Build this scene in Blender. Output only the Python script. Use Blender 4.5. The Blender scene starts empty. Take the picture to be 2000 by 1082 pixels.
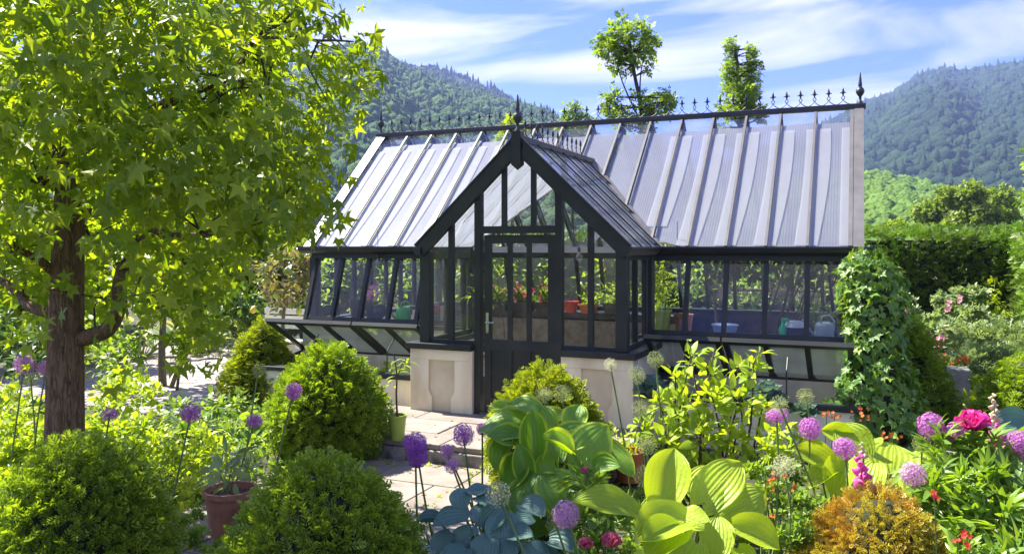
import bpy, math, random
import numpy as np
from mathutils import Vector, Matrix

# ------------------------------------------------------------------ scene, camera, light
sc = bpy.context.scene
COL = sc.collection
random.seed(5)
rng = np.random.default_rng(11)
R = math.radians
YAW = R(23.0)
FPX = 1602.0            # focal length in pixels of a 2000 px wide frame
CAMH = 1.92
CY, SY = math.cos(YAW), math.sin(YAW)

cam_d = bpy.data.cameras.new('camera')
cam = bpy.data.objects.new('camera', cam_d)
COL.objects.link(cam)
cam.location = (0, 0, CAMH)
cam.rotation_euler = (R(90), 0, YAW)
cam_d.sensor_width = 36
cam_d.lens = FPX / 2000 * 36
cam_d.shift_y = -61 / 2000
cam_d.clip_end = 20000
cam_d.clip_start = 0.05
sc.camera = cam

SUN_EL = R(53)
SUN_AZ = math.atan2(-0.975, 0.20)          # measured from +Y towards +X
SD = Vector((math.sin(SUN_AZ) * math.cos(SUN_EL), math.cos(SUN_AZ) * math.cos(SUN_EL), math.sin(SUN_EL)))
sun_d = bpy.data.lights.new('sun', 'SUN')
sun_d.energy = 3.6
sun_d.angle = R(0.53)
sun_d.color = (1.0, 0.94, 0.84)
sun = bpy.data.objects.new('sun', sun_d)
sun.rotation_euler = SD.to_track_quat('Z', 'Y').to_euler()
sun.location = (-20, 10, 30)
COL.objects.link(sun)

w = bpy.data.worlds.new('World')
sc.world = w
w.use_nodes = True
nt = w.node_tree
nt.nodes.clear()
N = nt.nodes.new
L = nt.links.new
out = N('ShaderNodeOutputWorld')
bg = N('ShaderNodeBackground')
bg.inputs['Strength'].default_value = 0.15
sky = N('ShaderNodeTexSky')
sky.sky_type = 'NISHITA'
sky.sun_disc = False
sky.sun_elevation = SUN_EL
sky.sun_rotation = SUN_AZ
sky.air_density = 1.0
sky.dust_density = 0.1
sky.ozone_density = 4.0
# cirrus: noise on a plane high above, so it runs on all round the sky
tc = N('ShaderNodeTexCoord')
sep = N('ShaderNodeSeparateXYZ')
L(tc.outputs['Generated'], sep.inputs[0])
zz = N('ShaderNodeMath'); zz.operation = 'MAXIMUM'; zz.inputs[1].default_value = 0.0
L(sep.outputs['Z'], zz.inputs[0])
za = N('ShaderNodeMath'); za.operation = 'ADD'; za.inputs[1].default_value = 0.16
L(zz.outputs[0], za.inputs[0])
dx = N('ShaderNodeMath'); dx.operation = 'DIVIDE'
dy = N('ShaderNodeMath'); dy.operation = 'DIVIDE'
L(sep.outputs['X'], dx.inputs[0]); L(za.outputs[0], dx.inputs[1])
L(sep.outputs['Y'], dy.inputs[0]); L(za.outputs[0], dy.inputs[1])
cmb = N('ShaderNodeCombineXYZ')
L(dx.outputs[0], cmb.inputs['X']); L(dy.outputs[0], cmb.inputs['Y'])
mp = N('ShaderNodeMapping')
mp.inputs['Rotation'].default_value = (0, 0, R(35))
mp.inputs['Scale'].default_value = (0.62, 1.25, 1)
mp.inputs['Location'].default_value = (1.55, 0.62, 0)
L(cmb.outputs[0], mp.inputs[0])
n1 = N('ShaderNodeTexNoise')
n1.inputs['Scale'].default_value = 1.35
n1.inputs['Detail'].default_value = 9
n1.inputs['Roughness'].default_value = 0.56
n1.inputs['Distortion'].default_value = 0.7
L(mp.outputs[0], n1.inputs['Vector'])
cr = N('ShaderNodeValToRGB')
cr.color_ramp.elements[0].position = 0.445
cr.color_ramp.elements[1].position = 0.645
L(n1.outputs['Fac'], cr.inputs[0])
cmul = N('ShaderNodeMath'); cmul.operation = 'MULTIPLY'; cmul.inputs[1].default_value = 0.92
L(cr.outputs[0], cmul.inputs[0])
tint = N('ShaderNodeMix'); tint.data_type = 'RGBA'; tint.blend_type = 'MULTIPLY'
tint.inputs['Factor'].default_value = 1.0
tint.inputs['B'].default_value = (0.125, 0.155, 0.42, 1)
L(sky.outputs[0], tint.inputs['A'])
mx = N('ShaderNodeMix'); mx.data_type = 'RGBA'
L(cmul.outputs[0], mx.inputs['Factor'])
L(tint.outputs['Result'], mx.inputs['A'])
mx.inputs['B'].default_value = (1.75, 1.70, 1.78, 1)
L(mx.outputs['Result'], bg.inputs['Color'])
L(bg.outputs[0], out.inputs['Surface'])

vs = sc.view_settings
vs.view_transform = 'Standard'
vs.look = 'None'
vs.gamma = 1.0
vs.exposure = 2.3
vs.use_curve_mapping = False
sc.render.engine = 'CYCLES'
cy = sc.cycles
cy.use_denoising = True
cy.max_bounces = 12
cy.diffuse_bounces = 7
cy.transparent_max_bounces = 24
cy.transmission_bounces = 8
cy.glossy_bounces = 4
cy.volume_bounces = 0
cy.sample_clamp_indirect = 10
cy.caustics_reflective = False
cy.caustics_refractive = False

# ------------------------------------------------------------------ helpers
def at(px, py, d):
    """World point d metres in front of the camera along the line of sight of a place in the photograph."""
    r = (px - 1000) / FPX * d
    return Vector((r * CY - d * SY, r * SY + d * CY, CAMH - (py - 480) / FPX * d))

def atg(px, d, z):
    r = (px - 1000) / FPX * d
    return Vector((r * CY - d * SY, r * SY + d * CY, z))

def depth(p):
    return -p[0] * SY + p[1] * CY

def pix(P):
    P = np.asarray(P, float)
    d = -P[..., 0] * SY + P[..., 1] * CY
    r = P[..., 0] * CY + P[..., 1] * SY
    dd = np.maximum(d, 0.05)
    return 1000 + FPX * r / dd, 480 - FPX * (P[..., 2] - CAMH) / dd, d

class MB:
    """Collects quads and prisms; build() makes one mesh object."""
    def __init__(s):
        s.v = []; s.f = []; s.uv = None
    def add(s, V, F):
        o = len(s.v)
        s.v.extend([tuple(p) for p in V])
        s.f.extend([tuple(i + o for i in f) for f in F])
        return s
    def box(s, lo, hi):
        x0, y0, z0 = lo; x1, y1, z1 = hi
        return s.add([(x0,y0,z0),(x1,y0,z0),(x1,y1,z0),(x0,y1,z0),(x0,y0,z1),(x1,y0,z1),(x1,y1,z1),(x0,y1,z1)],
                     [(3,2,1,0),(4,5,6,7),(0,1,5,4),(1,2,6,5),(2,3,7,6),(3,0,4,7)])
    def bar(s, p, q, w, t, up=(0,0,1)):
        """prism from p to q, w wide across, t thick along up (centred)"""
        p = Vector(p); q = Vector(q); d = (q - p).normalized(); up = Vector(up)
        sd = d.cross(up)
        if sd.length < 1e-5: sd = d.cross(Vector((1, 0, 0)))
        sd.normalize(); u = sd.cross(d).normalized()
        V = []
        for c in (p, q):
            for a, b in ((-1,-1),(1,-1),(1,1),(-1,1)):
                V.append(c + sd * (a * w / 2) + u * (b * t / 2))
        return s.add(V, [(3,2,1,0),(4,5,6,7),(0,1,5,4),(1,2,6,5),(2,3,7,6),(3,0,4,7)])
    def quad(s, a, b, c, d):
        return s.add([a, b, c, d], [(0, 1, 2, 3)])
    def slab(s, pts, n, t):
        """flat polygon pts given thickness t along -n"""
        n = Vector(n).normalized(); k = len(pts)
        V = [Vector(p) for p in pts] + [Vector(p) - n * t for p in pts]
        F = [tuple(range(k)), tuple(range(2 * k - 1, k - 1, -1))]
        F += [(i, i + k, (i + 1) % k + k, (i + 1) % k) for i in range(k)]
        return s.add(V, F)
    def tube(s, pts, rad, n=8, cap=True):
        pts = [Vector(p) for p in pts]
        if not hasattr(rad, '__len__'): rad = [rad] * len(pts)
        V = []; F = []; prev = None
        for i, p in enumerate(pts):
            d = (pts[min(i + 1, len(pts) - 1)] - pts[max(i - 1, 0)])
            if d.length < 1e-9: d = Vector((0, 0, 1))
            d.normalize()
            if prev is None:
                a = d.orthogonal().normalized()
            else:
                a = (prev - d * prev.dot(d))
                if a.length < 1e-6: a = d.orthogonal()
                a.normalize()
            prev = a; b = d.cross(a)
            for k in range(n):
                t = 2 * math.pi * k / n
                V.append(p + (a * math.cos(t) + b * math.sin(t)) * rad[i])
        m = len(pts)
        for i in range(m - 1):
            for k in range(n):
                F.append((i*n+k, i*n+(k+1) % n, (i+1)*n+(k+1) % n, (i+1)*n+k))
        if cap:
            F.append(tuple(range(n - 1, -1, -1))); F.append(tuple(range((m-1)*n, m*n)))
        return s.add(V, F)
    def lathe(s, prof, c, n=24, ax=None):
        """prof: list of (r, z); closed off only where r = 0"""
        c = Vector(c); V = []; F = []
        for r, z in prof:
            for k in range(n):
                t = 2 * math.pi * k / n
                V.append(c + Vector((r * math.cos(t), r * math.sin(t), z)))
        for i in range(len(prof) - 1):
            for k in range(n):
                F.append((i*n+k, i*n+(k+1) % n, (i+1)*n+(k+1) % n, (i+1)*n+k))
        return s.add(V, F)
    def mesh(s, name, smooth=False):
        me = bpy.data.meshes.new(name)
        me.from_pydata(s.v, [], s.f)
        if smooth: me.shade_smooth()
        me.update()
        return me
    def build(s, name, m, parent=None, smooth=False, kind=None, label=None, bevel=0):
        return obj(name, s.mesh(name, smooth), m, parent, kind, label, bevel)

def obj(name, me, m, parent=None, kind=None, label=None, bevel=0):
    o = bpy.data.objects.new(name, me)
    COL.objects.link(o)
    if m is not None and not me.materials: me.materials.append(m)
    if parent is not None: attach(o, parent)
    if kind: o['kind'] = kind
    if label: o['label'] = label
    if bevel:
        b = o.modifiers.new('bevel', 'BEVEL'); b.width = bevel; b.segments = 2; b.limit_method = 'ANGLE'
    return o

def attach(o, p):
    o.parent = p
    if p.type == 'EMPTY' or any(p.location):
        o.matrix_parent_inverse = Matrix.Translation(-p.location)

def thing(name, label, cat, loc, group=None):
    o = bpy.data.objects.new(name, None)
    COL.objects.link(o)
    o.location = loc
    o.empty_display_size = 0.1
    o['label'] = label; o['category'] = cat
    if group: o['group'] = group
    return o

def tag(o, label, cat, group=None):
    o['label'] = label; o['category'] = cat
    if group: o['group'] = group
    return o

# ---- many copies of a small shape joined in one mesh, by numpy
class Proto:
    def __init__(s, V, F, UV=None):
        s.v = np.array([tuple(p) for p in V], np.float32)
        s.loops = np.array([i for f in F for i in f], np.int32)
        s.sizes = np.array([len(f) for f in F], np.int32)
        s.uv = np.array(UV, np.float32) if UV is not None else np.zeros((len(s.v), 2), np.float32)
    def mesh(s, name, smooth=True):
        return np_mesh(name, [(s.v, s.loops, s.sizes, s.uv)], smooth)

def np_mesh(name, chunks, smooth=True):
    nv = 0; VV = []; LL = []; SS = []; UU = []
    for v, l, z, u in chunks:
        VV.append(v); LL.append(l + nv); SS.append(z); UU.append(u[l]); nv += len(v)
    V = np.concatenate(VV).astype(np.float32); Lp = np.concatenate(LL).astype(np.int32)
    S = np.concatenate(SS).astype(np.int32); U = np.concatenate(UU).astype(np.float32)
    me = bpy.data.meshes.new(name)
    me.vertices.add(len(V)); me.vertices.foreach_set('co', V.ravel())
    me.loops.add(len(Lp)); me.loops.foreach_set('vertex_index', Lp)
    me.polygons.add(len(S))
    st = np.zeros(len(S), np.int32); st[1:] = np.cumsum(S)[:-1]
    me.polygons.foreach_set('loop_start', st)
    me.polygons.foreach_set('loop_total', S)
    uvl = me.uv_layers.new(name='UVMap')
    uvl.data.foreach_set('uv', U.ravel())
    me.update(calc_edges=True)
    me.validate()
    if smooth: me.shade_smooth()
    return me

def chunk(proto, M, T):
    """M (n,3,3), T (n,3)"""
    M = np.asarray(M, np.float32); T = np.asarray(T, np.float32)
    n = len(T); k = len(proto.v)
    V = np.einsum('nij,kj->nki', M, proto.v) + T[:, None, :]
    Lp = (proto.loops[None, :] + (np.arange(n, dtype=np.int32) * k)[:, None]).ravel()
    return V.reshape(-1, 3), Lp, np.tile(proto.sizes, n), np.tile(proto.uv, (n, 1))

def unit(a):
    a = np.asarray(a, float)
    return a / np.maximum(np.linalg.norm(a, axis=-1, keepdims=True), 1e-9)

def frames(direction, normal, scale):
    """(n,3,3): column Y along direction, Z near normal, X across"""
    y = unit(direction)
    x = unit(np.cross(y, normal))
    z = np.cross(x, y)
    s = np.asarray(scale, float)
    if s.ndim == 0: s = np.full(len(y), float(s))
    return np.stack([x, y, z], axis=-1) * s[:, None, None]

def rvec(n):
    return unit(rng.normal(size=(n, 3)))

def leaf_objects(parent, proto_me, mat, M, T, cap, name='leaf', foliage='foliage', proto=None, alts=None):
    """the cap leaves that show largest become parts, the rest one part of kind stuff"""
    n = len(T)
    px, py, d = pix(T)
    size = np.linalg.norm(M[:, :, 1], axis=1) / np.maximum(d, 0.3)
    inside = (px > 0) & (px < 2000) & (py > 0) & (py < 1082) & (d > 0.3)
    order = np.argsort(-(size * inside))
    sel = order[:cap]
    rest = order[cap:]
    mes = proto_me if isinstance(proto_me, list) else [proto_me]
    for i in sel:
        o = bpy.data.objects.new(name, mes[int(i) % len(mes)])
        COL.objects.link(o)
        m = Matrix(((*M[i][0], T[i][0]), (*M[i][1], T[i][1]), (*M[i][2], T[i][2]), (0, 0, 0, 1)))
        o.parent = parent
        if parent.type == 'EMPTY': o.matrix_parent_inverse = Matrix.Translation(-parent.location)
        o.matrix_basis = m
    if len(rest):
        pr = proto if isinstance(proto, list) else [proto]
        obj(foliage, np_mesh(foliage, [chunk(p, M[rest[k::len(pr)]], T[rest[k::len(pr)]]) for k, p in enumerate(pr)]), mat, parent, kind='stuff')

# ------------------------------------------------------------------ materials
def newmat(name):
    m = bpy.data.materials.new(name); m.use_nodes = True
    t = m.node_tree; t.nodes.clear()
    o = t.nodes.new('ShaderNodeOutputMaterial')
    return m, t, o

def rgba(c): return (c[0], c[1], c[2], 1)

def noise_col(t, c1, c2, scale, detail=5, coord='Object', rough=0.6, lo=0.35, hi=0.65, stretch=None):
    tc = t.nodes.new('ShaderNodeTexCoord')
    nz = t.nodes.new('ShaderNodeTexNoise')
    nz.inputs['Scale'].default_value = scale; nz.inputs['Detail'].default_value = detail
    nz.inputs['Roughness'].default_value = rough
    src = tc.outputs[coord]
    if stretch:
        mp = t.nodes.new('ShaderNodeMapping'); mp.inputs['Scale'].default_value = stretch
        t.links.new(src, mp.inputs[0]); src = mp.outputs[0]
    t.links.new(src, nz.inputs['Vector'])
    cr = t.nodes.new('ShaderNodeValToRGB')
    cr.color_ramp.elements[0].position = lo; cr.color_ramp.elements[0].color = rgba(c1)
    cr.color_ramp.elements[1].position = hi; cr.color_ramp.elements[1].color = rgba(c2)
    t.links.new(nz.outputs['Fac'], cr.inputs[0])
    return cr.outputs[0], nz.outputs['Fac'], src

def solid(name, c1, c2=None, scale=6, rough=0.6, metal=0, bump=0.0, bscale=40, spec=0.5, detail=5, stretch=None, lo=0.35, hi=0.65, objvar=0.0):
    m, t, o = newmat(name)
    p = t.nodes.new('ShaderNodeBsdfPrincipled')
    p.inputs['Roughness'].default_value = rough; p.inputs['Metallic'].default_value = metal
    p.inputs['Specular IOR Level'].default_value = spec
    col, fac, src = noise_col(t, c1, c2 or c1, scale, detail, stretch=stretch, lo=lo, hi=hi)
    if objvar:
        oi = t.nodes.new('ShaderNodeObjectInfo')
        mr = t.nodes.new('ShaderNodeMapRange')
        mr.inputs['To Min'].default_value = 1 - objvar; mr.inputs['To Max'].default_value = 1 + objvar
        t.links.new(oi.outputs['Random'], mr.inputs['Value'])
        hs = t.nodes.new('ShaderNodeHueSaturation')
        t.links.new(mr.outputs[0], hs.inputs['Value']); t.links.new(col, hs.inputs['Color'])
        col = hs.outputs[0]
    t.links.new(col, p.inputs['Base Color'])
    if bump:
        nb = t.nodes.new('ShaderNodeTexNoise'); nb.inputs['Scale'].default_value = bscale; nb.inputs['Detail'].default_value = 6
        t.links.new(src, nb.inputs['Vector'])
        b = t.nodes.new('ShaderNodeBump'); b.inputs['Strength'].default_value = bump; b.inputs['Distance'].default_value = 0.02
        t.links.new(nb.outputs['Fac'], b.inputs['Height']); t.links.new(b.outputs[0], p.inputs['Normal'])
    t.links.new(p.outputs[0], o.inputs['Surface'])
    return m

def leaf_mat(name, c1, c2, tr=None, trans=0.4, rough=0.45, spec=0.4, ribs=0, margin=None, margin_w=0.12, midrib=None, bump=0.5, patch=None, patch_scale=1.2):
    """two-tone leaf: colour drawn per leaf, some light shining through; ribs: parallel veins from the UV"""
    m, t, o = newmat(name)
    nn = t.nodes.new; ll = t.links.new
    geo = nn('ShaderNodeNewGeometry'); oi = nn('ShaderNodeObjectInfo')
    ad = nn('ShaderNodeMath'); ad.operation = 'ADD'
    ll(geo.outputs['Random Per Island'], ad.inputs[0]); ll(oi.outputs['Random'], ad.inputs[1])
    fr = nn('ShaderNodeMath'); fr.operation = 'FRACT'; ll(ad.outputs[0], fr.inputs[0])
    mix = nn('ShaderNodeMix'); mix.data_type = 'RGBA'
    mix.inputs['A'].default_value = rgba(c1); mix.inputs['B'].default_value = rgba(c2)
    ll(fr.outputs[0], mix.inputs['Factor'])
    col = mix.outputs['Result']
    uv = nn('ShaderNodeUVMap'); sp = nn('ShaderNodeSeparateXYZ'); ll(uv.outputs[0], sp.inputs[0])
    au = nn('ShaderNodeMath'); au.operation = 'SUBTRACT'; au.inputs[1].default_value = 0.5
    ll(sp.outputs['X'], au.inputs[0])
    ab = nn('ShaderNodeMath'); ab.operation = 'ABSOLUTE'; ll(au.outputs[0], ab.inputs[0])
    if patch:
        tcp = nn('ShaderNodeTexCoord'); nz = nn('ShaderNodeTexNoise'); nz.inputs['Scale'].default_value = patch_scale
        nz.inputs['Detail'].default_value = 3
        ll(geo.outputs['Position'], nz.inputs['Vector'])
        rp = nn('ShaderNodeValToRGB'); rp.color_ramp.elements[0].position = 0.42; rp.color_ramp.elements[1].position = 0.62
        ll(nz.outputs['Fac'], rp.inputs[0])
        m2 = nn('ShaderNodeMix'); m2.data_type = 'RGBA'; ll(rp.outputs[0], m2.inputs['Factor'])
        ll(col, m2.inputs['A']); m2.inputs['B'].default_value = rgba(patch); col = m2.outputs['Result']
    if margin:
        nz = nn('ShaderNodeTexNoise'); nz.inputs['Scale'].default_value = 7.0
        ll(uv.outputs[0], nz.inputs['Vector'])
        ma = nn('ShaderNodeMath'); ma.operation = 'MULTIPLY_ADD'; ma.inputs[1].default_value = 0.16; ll(nz.outputs['Fac'], ma.inputs[0]); ll(ab.outputs[0], ma.inputs[2])
        gt = nn('ShaderNodeMapRange'); gt.inputs['From Min'].default_value = 0.58 - margin_w - 0.02; gt.inputs['From Max'].default_value = 0.58 - margin_w + 0.02
        ll(ma.outputs[0], gt.inputs['Value'])
        m3 = nn('ShaderNodeMix'); m3.data_type = 'RGBA'; ll(gt.outputs[0], m3.inputs['Factor'])
        ll(col, m3.inputs['A']); m3.inputs['B'].default_value = rgba(margin); col = m3.outputs['Result']
    p = nn('ShaderNodeBsdfPrincipled')
    p.inputs['Roughness'].default_value = rough; p.inputs['Specular IOR Level'].default_value = spec
    ll(col, p.inputs['Base Color'])
    if ribs:
        # veins curve from the midrib: lines of constant u*(envelope)
        mu = nn('ShaderNodeMath'); mu.operation = 'MULTIPLY'; mu.inputs[1].default_value = ribs * 2 * math.pi
        ll(ab.outputs[0], mu.inputs[0])
        sn = nn('ShaderNodeMath'); sn.operation = 'SINE'; ll(mu.outputs[0], sn.inputs[0])
        bp = nn('ShaderNodeBump'); bp.inputs['Strength'].default_value = bump; bp.inputs['Distance'].default_value = 0.004
        pk = nn('ShaderNodeTexNoise'); pk.inputs['Scale'].default_value = 14.0; pk.inputs['Detail'].default_value = 3
        ll(uv.outputs[0], pk.inputs['Vector'])
        hm_ = nn('ShaderNodeMath'); hm_.operation = 'MULTIPLY_ADD'; hm_.inputs[1].default_value = 3.0
        ll(pk.outputs['Fac'], hm_.inputs[0]); ll(sn.outputs[0], hm_.inputs[2])
        ll(hm_.outputs[0], bp.inputs['Height']); ll(bp.outputs[0], p.inputs['Normal'])
    tl = nn('ShaderNodeBsdfTranslucent')
    tm = nn('ShaderNodeMix'); tm.data_type = 'RGBA'; tm.blend_type = 'MULTIPLY'; tm.inputs['Factor'].default_value = 1
    ll(col, tm.inputs['A']); tm.inputs['B'].default_value = rgba(tr or (1.9, 1.7, 0.7))
    ll(tm.outputs['Result'], tl.inputs['Color'])
    ms = nn('ShaderNodeMixShader'); ms.inputs[0].default_value = trans
    ll(p.outputs[0], ms.inputs[1]); ll(tl.outputs[0], ms.inputs[2])
    ll(ms.outputs[0], o.inputs['Surface'])
    return m

def glass_mat(name, tint=(0.93, 0.96, 0.95), rough=0.0, dirt=0.0, refl=1.0):
    m, t, o = newmat(name); nn = t.nodes.new; ll = t.links.new
    tr = nn('ShaderNodeBsdfTransparent'); tr.inputs[0].default_value = rgba(tint)
    gl = nn('ShaderNodeBsdfGlossy'); gl.inputs['Roughness'].default_value = rough
    # Schlick reflectance, the same from both faces of the pane
    lw = nn('ShaderNodeLayerWeight'); lw.inputs['Blend'].default_value = 0.5
    pw = nn('ShaderNodeMath'); pw.operation = 'POWER'; pw.inputs[1].default_value = 5.0
    ll(lw.outputs['Facing'], pw.inputs[0])
    mu = nn('ShaderNodeMath'); mu.operation = 'MULTIPLY_ADD'; mu.inputs[1].default_value = 0.96 * refl; mu.inputs[2].default_value = 0.04 * refl
    mu.use_clamp = True
    ll(pw.outputs[0], mu.inputs[0])
    ms = nn('ShaderNodeMixShader'); ll(mu.outputs[0], ms.inputs[0]); ll(tr.outputs[0], ms.inputs[1]); ll(gl.outputs[0], ms.inputs[2])
    last = ms.outputs[0]
    if dirt:
        col, fac, src = noise_col(t, (0, 0, 0), (1, 1, 1), 2.2, 8, lo=0.40, hi=0.75, stretch=(1, 1, 0.5))
        df = nn('ShaderNodeBsdfDiffuse'); df.inputs[0].default_value = (0.55, 0.55, 0.5, 1)
        tl = nn('ShaderNodeBsdfTranslucent'); tl.inputs[0].default_value = (0.55, 0.55, 0.5, 1)
        dm = nn('ShaderNodeMixShader'); ll(df.outputs[0], dm.inputs[1]); ll(tl.outputs[0], dm.inputs[2])
        m2 = nn('ShaderNodeMath'); m2.operation = 'MULTIPLY'; m2.inputs[1].default_value = dirt; ll(col, m2.inputs[0])
        m4 = nn('ShaderNodeMixShader'); ll(m2.outputs[0], m4.inputs[0]); ll(last, m4.inputs[1]); ll(dm.outputs[0], m4.inputs[2])
        last = m4.outputs[0]
    ll(last, o.inputs['Surface'])
    return m

def sheet_mat(name, alpha, col, ribs=True):
    """twin-wall polycarbonate / bright roof bands: part clear, part milky"""
    m, t, o = newmat(name); nn = t.nodes.new; ll = t.links.new
    tr = nn('ShaderNodeBsdfTransparent'); tr.inputs[0].default_value = (0.9, 0.92, 0.97, 1)
    df = nn('ShaderNodeBsdfPrincipled'); df.inputs['Base Color'].default_value = rgba(col); df.inputs['Roughness'].default_value = 0.5
    tl = nn('ShaderNodeBsdfTranslucent'); tl.inputs[0].default_value = rgba(col)
    a = nn('ShaderNodeMixShader'); a.inputs[0].default_value = 0.45
    ll(df.outputs[0], a.inputs[1]); ll(tl.outputs[0], a.inputs[2])
    b = nn('ShaderNodeMixShader'); b.inputs[0].default_value = alpha
    ll(tr.outputs[0], b.inputs[1]); ll(a.outputs[0], b.inputs[2])
    if ribs:
        tc = nn('ShaderNodeTexCoord'); sp = nn('ShaderNodeSeparateXYZ'); ll(tc.outputs['Object'], sp.inputs[0])
        mu = nn('ShaderNodeMath'); mu.operation = 'MULTIPLY'; mu.inputs[1].default_value = 1 / 0.032
        ll(sp.outputs['X'], mu.inputs[0])
        fr = nn('ShaderNodeMath'); fr.operation = 'FRACT'; ll(mu.outputs[0], fr.inputs[0])
        lt = nn('ShaderNodeMath'); lt.operation = 'LESS_THAN'; lt.inputs[1].default_value = 0.22; ll(fr.outputs[0], lt.inputs[0])
        rm = nn('ShaderNodeMix'); rm.data_type = 'RGBA'; ll(lt.outputs[0], rm.inputs['Factor'])
        rm.inputs['A'].default_value = rgba(col); rm.inputs['B'].default_value = rgba([c * 0.74 for c in col])
        nz = nn('ShaderNodeTexNoise'); nz.inputs['Scale'].default_value = 1.7; nz.inputs['Detail'].default_value = 6
        ll(tc.outputs['Object'], nz.inputs['Vector'])
        hv = nn('ShaderNodeHueSaturation'); mr = nn('ShaderNodeMapRange'); mr.inputs['To Min'].default_value = 0.78; mr.inputs['To Max'].default_value = 1.15
        ll(nz.outputs['Fac'], mr.inputs['Value']); ll(mr.outputs[0], hv.inputs['Value']); ll(rm.outputs['Result'], hv.inputs['Color'])
        ll(hv.outputs[0], df.inputs['Base Color']); ll(hv.outputs[0], tl.inputs[0])
    ll(b.outputs[0], o.inputs['Surface'])
    return m

def bark_mat(name, c1, c2, scale=14, bump=0.9):
    m, t, o = newmat(name); nn = t.nodes.new; ll = t.links.new
    p = nn('ShaderNodeBsdfPrincipled'); p.inputs['Roughness'].default_value = 0.85; p.inputs['Specular IOR Level'].default_value = 0.2
    tc = nn('ShaderNodeTexCoord'); mp = nn('ShaderNodeMapping'); mp.inputs['Scale'].default_value = (1, 1, 0.16)
    ll(tc.outputs['Object'], mp.inputs[0])
    v = nn('ShaderNodeTexVoronoi'); v.feature = 'DISTANCE_TO_EDGE'; v.inputs['Scale'].default_value = scale * 2.2
    nz = nn('ShaderNodeTexNoise'); nz.inputs['Scale'].default_value = scale * 2; nz.inputs['Detail'].default_value = 8
    ad = nn('ShaderNodeMixRGB'); ad.inputs[0].default_value = 0.12
    ll(mp.outputs[0], ad.inputs[1]); ll(nz.outputs['Color'], ad.inputs[2])
    ll(mp.outputs[0], nz.inputs['Vector']); ll(ad.outputs[0], v.inputs['Vector'])
    mu = nn('ShaderNodeMath'); mu.operation = 'MULTIPLY_ADD'; mu.inputs[1].default_value = 2.0
    ll(v.outputs['Distance'], mu.inputs[0]); ll(nz.outputs['Fac'], mu.inputs[2])
    cr = nn('ShaderNodeValToRGB'); cr.color_ramp.elements[0].position = 0.35; cr.color_ramp.elements[0].color = rgba(c1)
    cr.color_ramp.elements[1].position = 1.1; cr.color_ramp.elements[1].color = rgba(c2)
    cr.color_ramp.elements[1].position = 0.95
    ll(mu.outputs[0], cr.inputs[0]); ll(cr.outputs[0], p.inputs['Base Color'])
    b = nn('ShaderNodeBump'); b.inputs['Strength'].default_value = bump; b.inputs['Distance'].default_value = 0.012
    ll(mu.outputs[0], b.inputs['Height']); ll(b.outputs[0], p.inputs['Normal'])
    ll(p.outputs[0], o.inputs['Surface'])
    return m

M = {}
M['paint'] = solid('dark_paint', (0.027, 0.031, 0.026), (0.040, 0.044, 0.038), 3, rough=0.42, spec=0.3, bump=0.04, bscale=90)
M['gutter'] = solid('gutter_paint', (0.022, 0.023, 0.024), (0.034, 0.034, 0.034), 2, rough=0.35)
M['iron'] = solid('cast_iron', (0.020, 0.024, 0.024), (0.035, 0.04, 0.04), 8, rough=0.45)
M['alu'] = solid('grey_capping', (0.095, 0.092, 0.088), (0.135, 0.13, 0.122), 5, rough=0.5, metal=0.0)
M['render'] = solid('cream_render', (0.60, 0.50, 0.32), (0.86, 0.77, 0.56), 2.4, rough=0.85, bump=0.12, bscale=30, lo=0.28, hi=0.55, stretch=(1, 1, 0.35), detail=9)
M['recess'] = solid('cream_recess', (0.60, 0.51, 0.34), (0.73, 0.63, 0.45), 2.6, rough=0.85, bump=0.12, bscale=30)
M['glass'] = glass_mat('window_glass', (0.97, 0.985, 0.975), dirt=0.035, refl=0.75)
M['lidglass'] = glass_mat('lid_glass', (0.86, 0.92, 0.90), dirt=0.02, refl=1.0)
M['roofglass'] = glass_mat('roof_glass', (0.97, 0.98, 0.98), dirt=0.06, refl=1.2)
M['sheet'] = sheet_mat('twin_wall', 0.62, (0.49, 0.49, 0.545))
M['porch_sheet'] = sheet_mat('porch_sheet', 0.45, (0.52, 0.52, 0.56), ribs=False)
M['band_sheet'] = sheet_mat('bright_band', 0.58, (0.74, 0.73, 0.72), ribs=False)
M['soil'] = solid('soil', (0.035, 0.024, 0.016), (0.075, 0.052, 0.034), 9, rough=0.95, bump=0.8, bscale=30)
M['ground'] = solid('garden_soil', (0.030, 0.026, 0.014), (0.060, 0.062, 0.024), 2.2, rough=0.95, bump=0.8, bscale=18)
M['stone'] = solid('terrace_stone', (0.18, 0.155, 0.125), (0.29, 0.25, 0.205), 3.5, rough=0.85, bump=0.25, bscale=50, objvar=0.08)
M['stone_dark'] = solid('step_stone', (0.12, 0.11, 0.10), (0.32, 0.29, 0.26), 5, rough=0.9, bump=0.4, bscale=30, lo=0.42, hi=0.6)
M['paver'] = solid('brick_paver', (0.26, 0.23, 0.21), (0.40, 0.36, 0.33), 3, rough=0.9, bump=0.2, bscale=50, objvar=0.15)
M['joint'] = solid('path_bed', (0.14, 0.12, 0.10), (0.20, 0.18, 0.15), 8, rough=0.95, bump=0.3)
M['terracotta'] = solid('terracotta', (0.23, 0.095, 0.050), (0.38, 0.18, 0.10), 7, rough=0.75, bump=0.12, bscale=40)
M['orange_pot'] = solid('orange_clay', (0.42, 0.10, 0.03), (0.52, 0.15, 0.05), 7, rough=0.6)
M['lime_pot'] = solid('lime_plastic', (0.26, 0.36, 0.05), (0.32, 0.42, 0.07), 5, rough=0.4)
M['bark'] = bark_mat('tree_bark', (0.062, 0.040, 0.022), (0.25, 0.16, 0.085))
M['bark2'] = bark_mat('young_bark', (0.07, 0.062, 0.042), (0.17, 0.15, 0.10), 20, 0.4)
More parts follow.
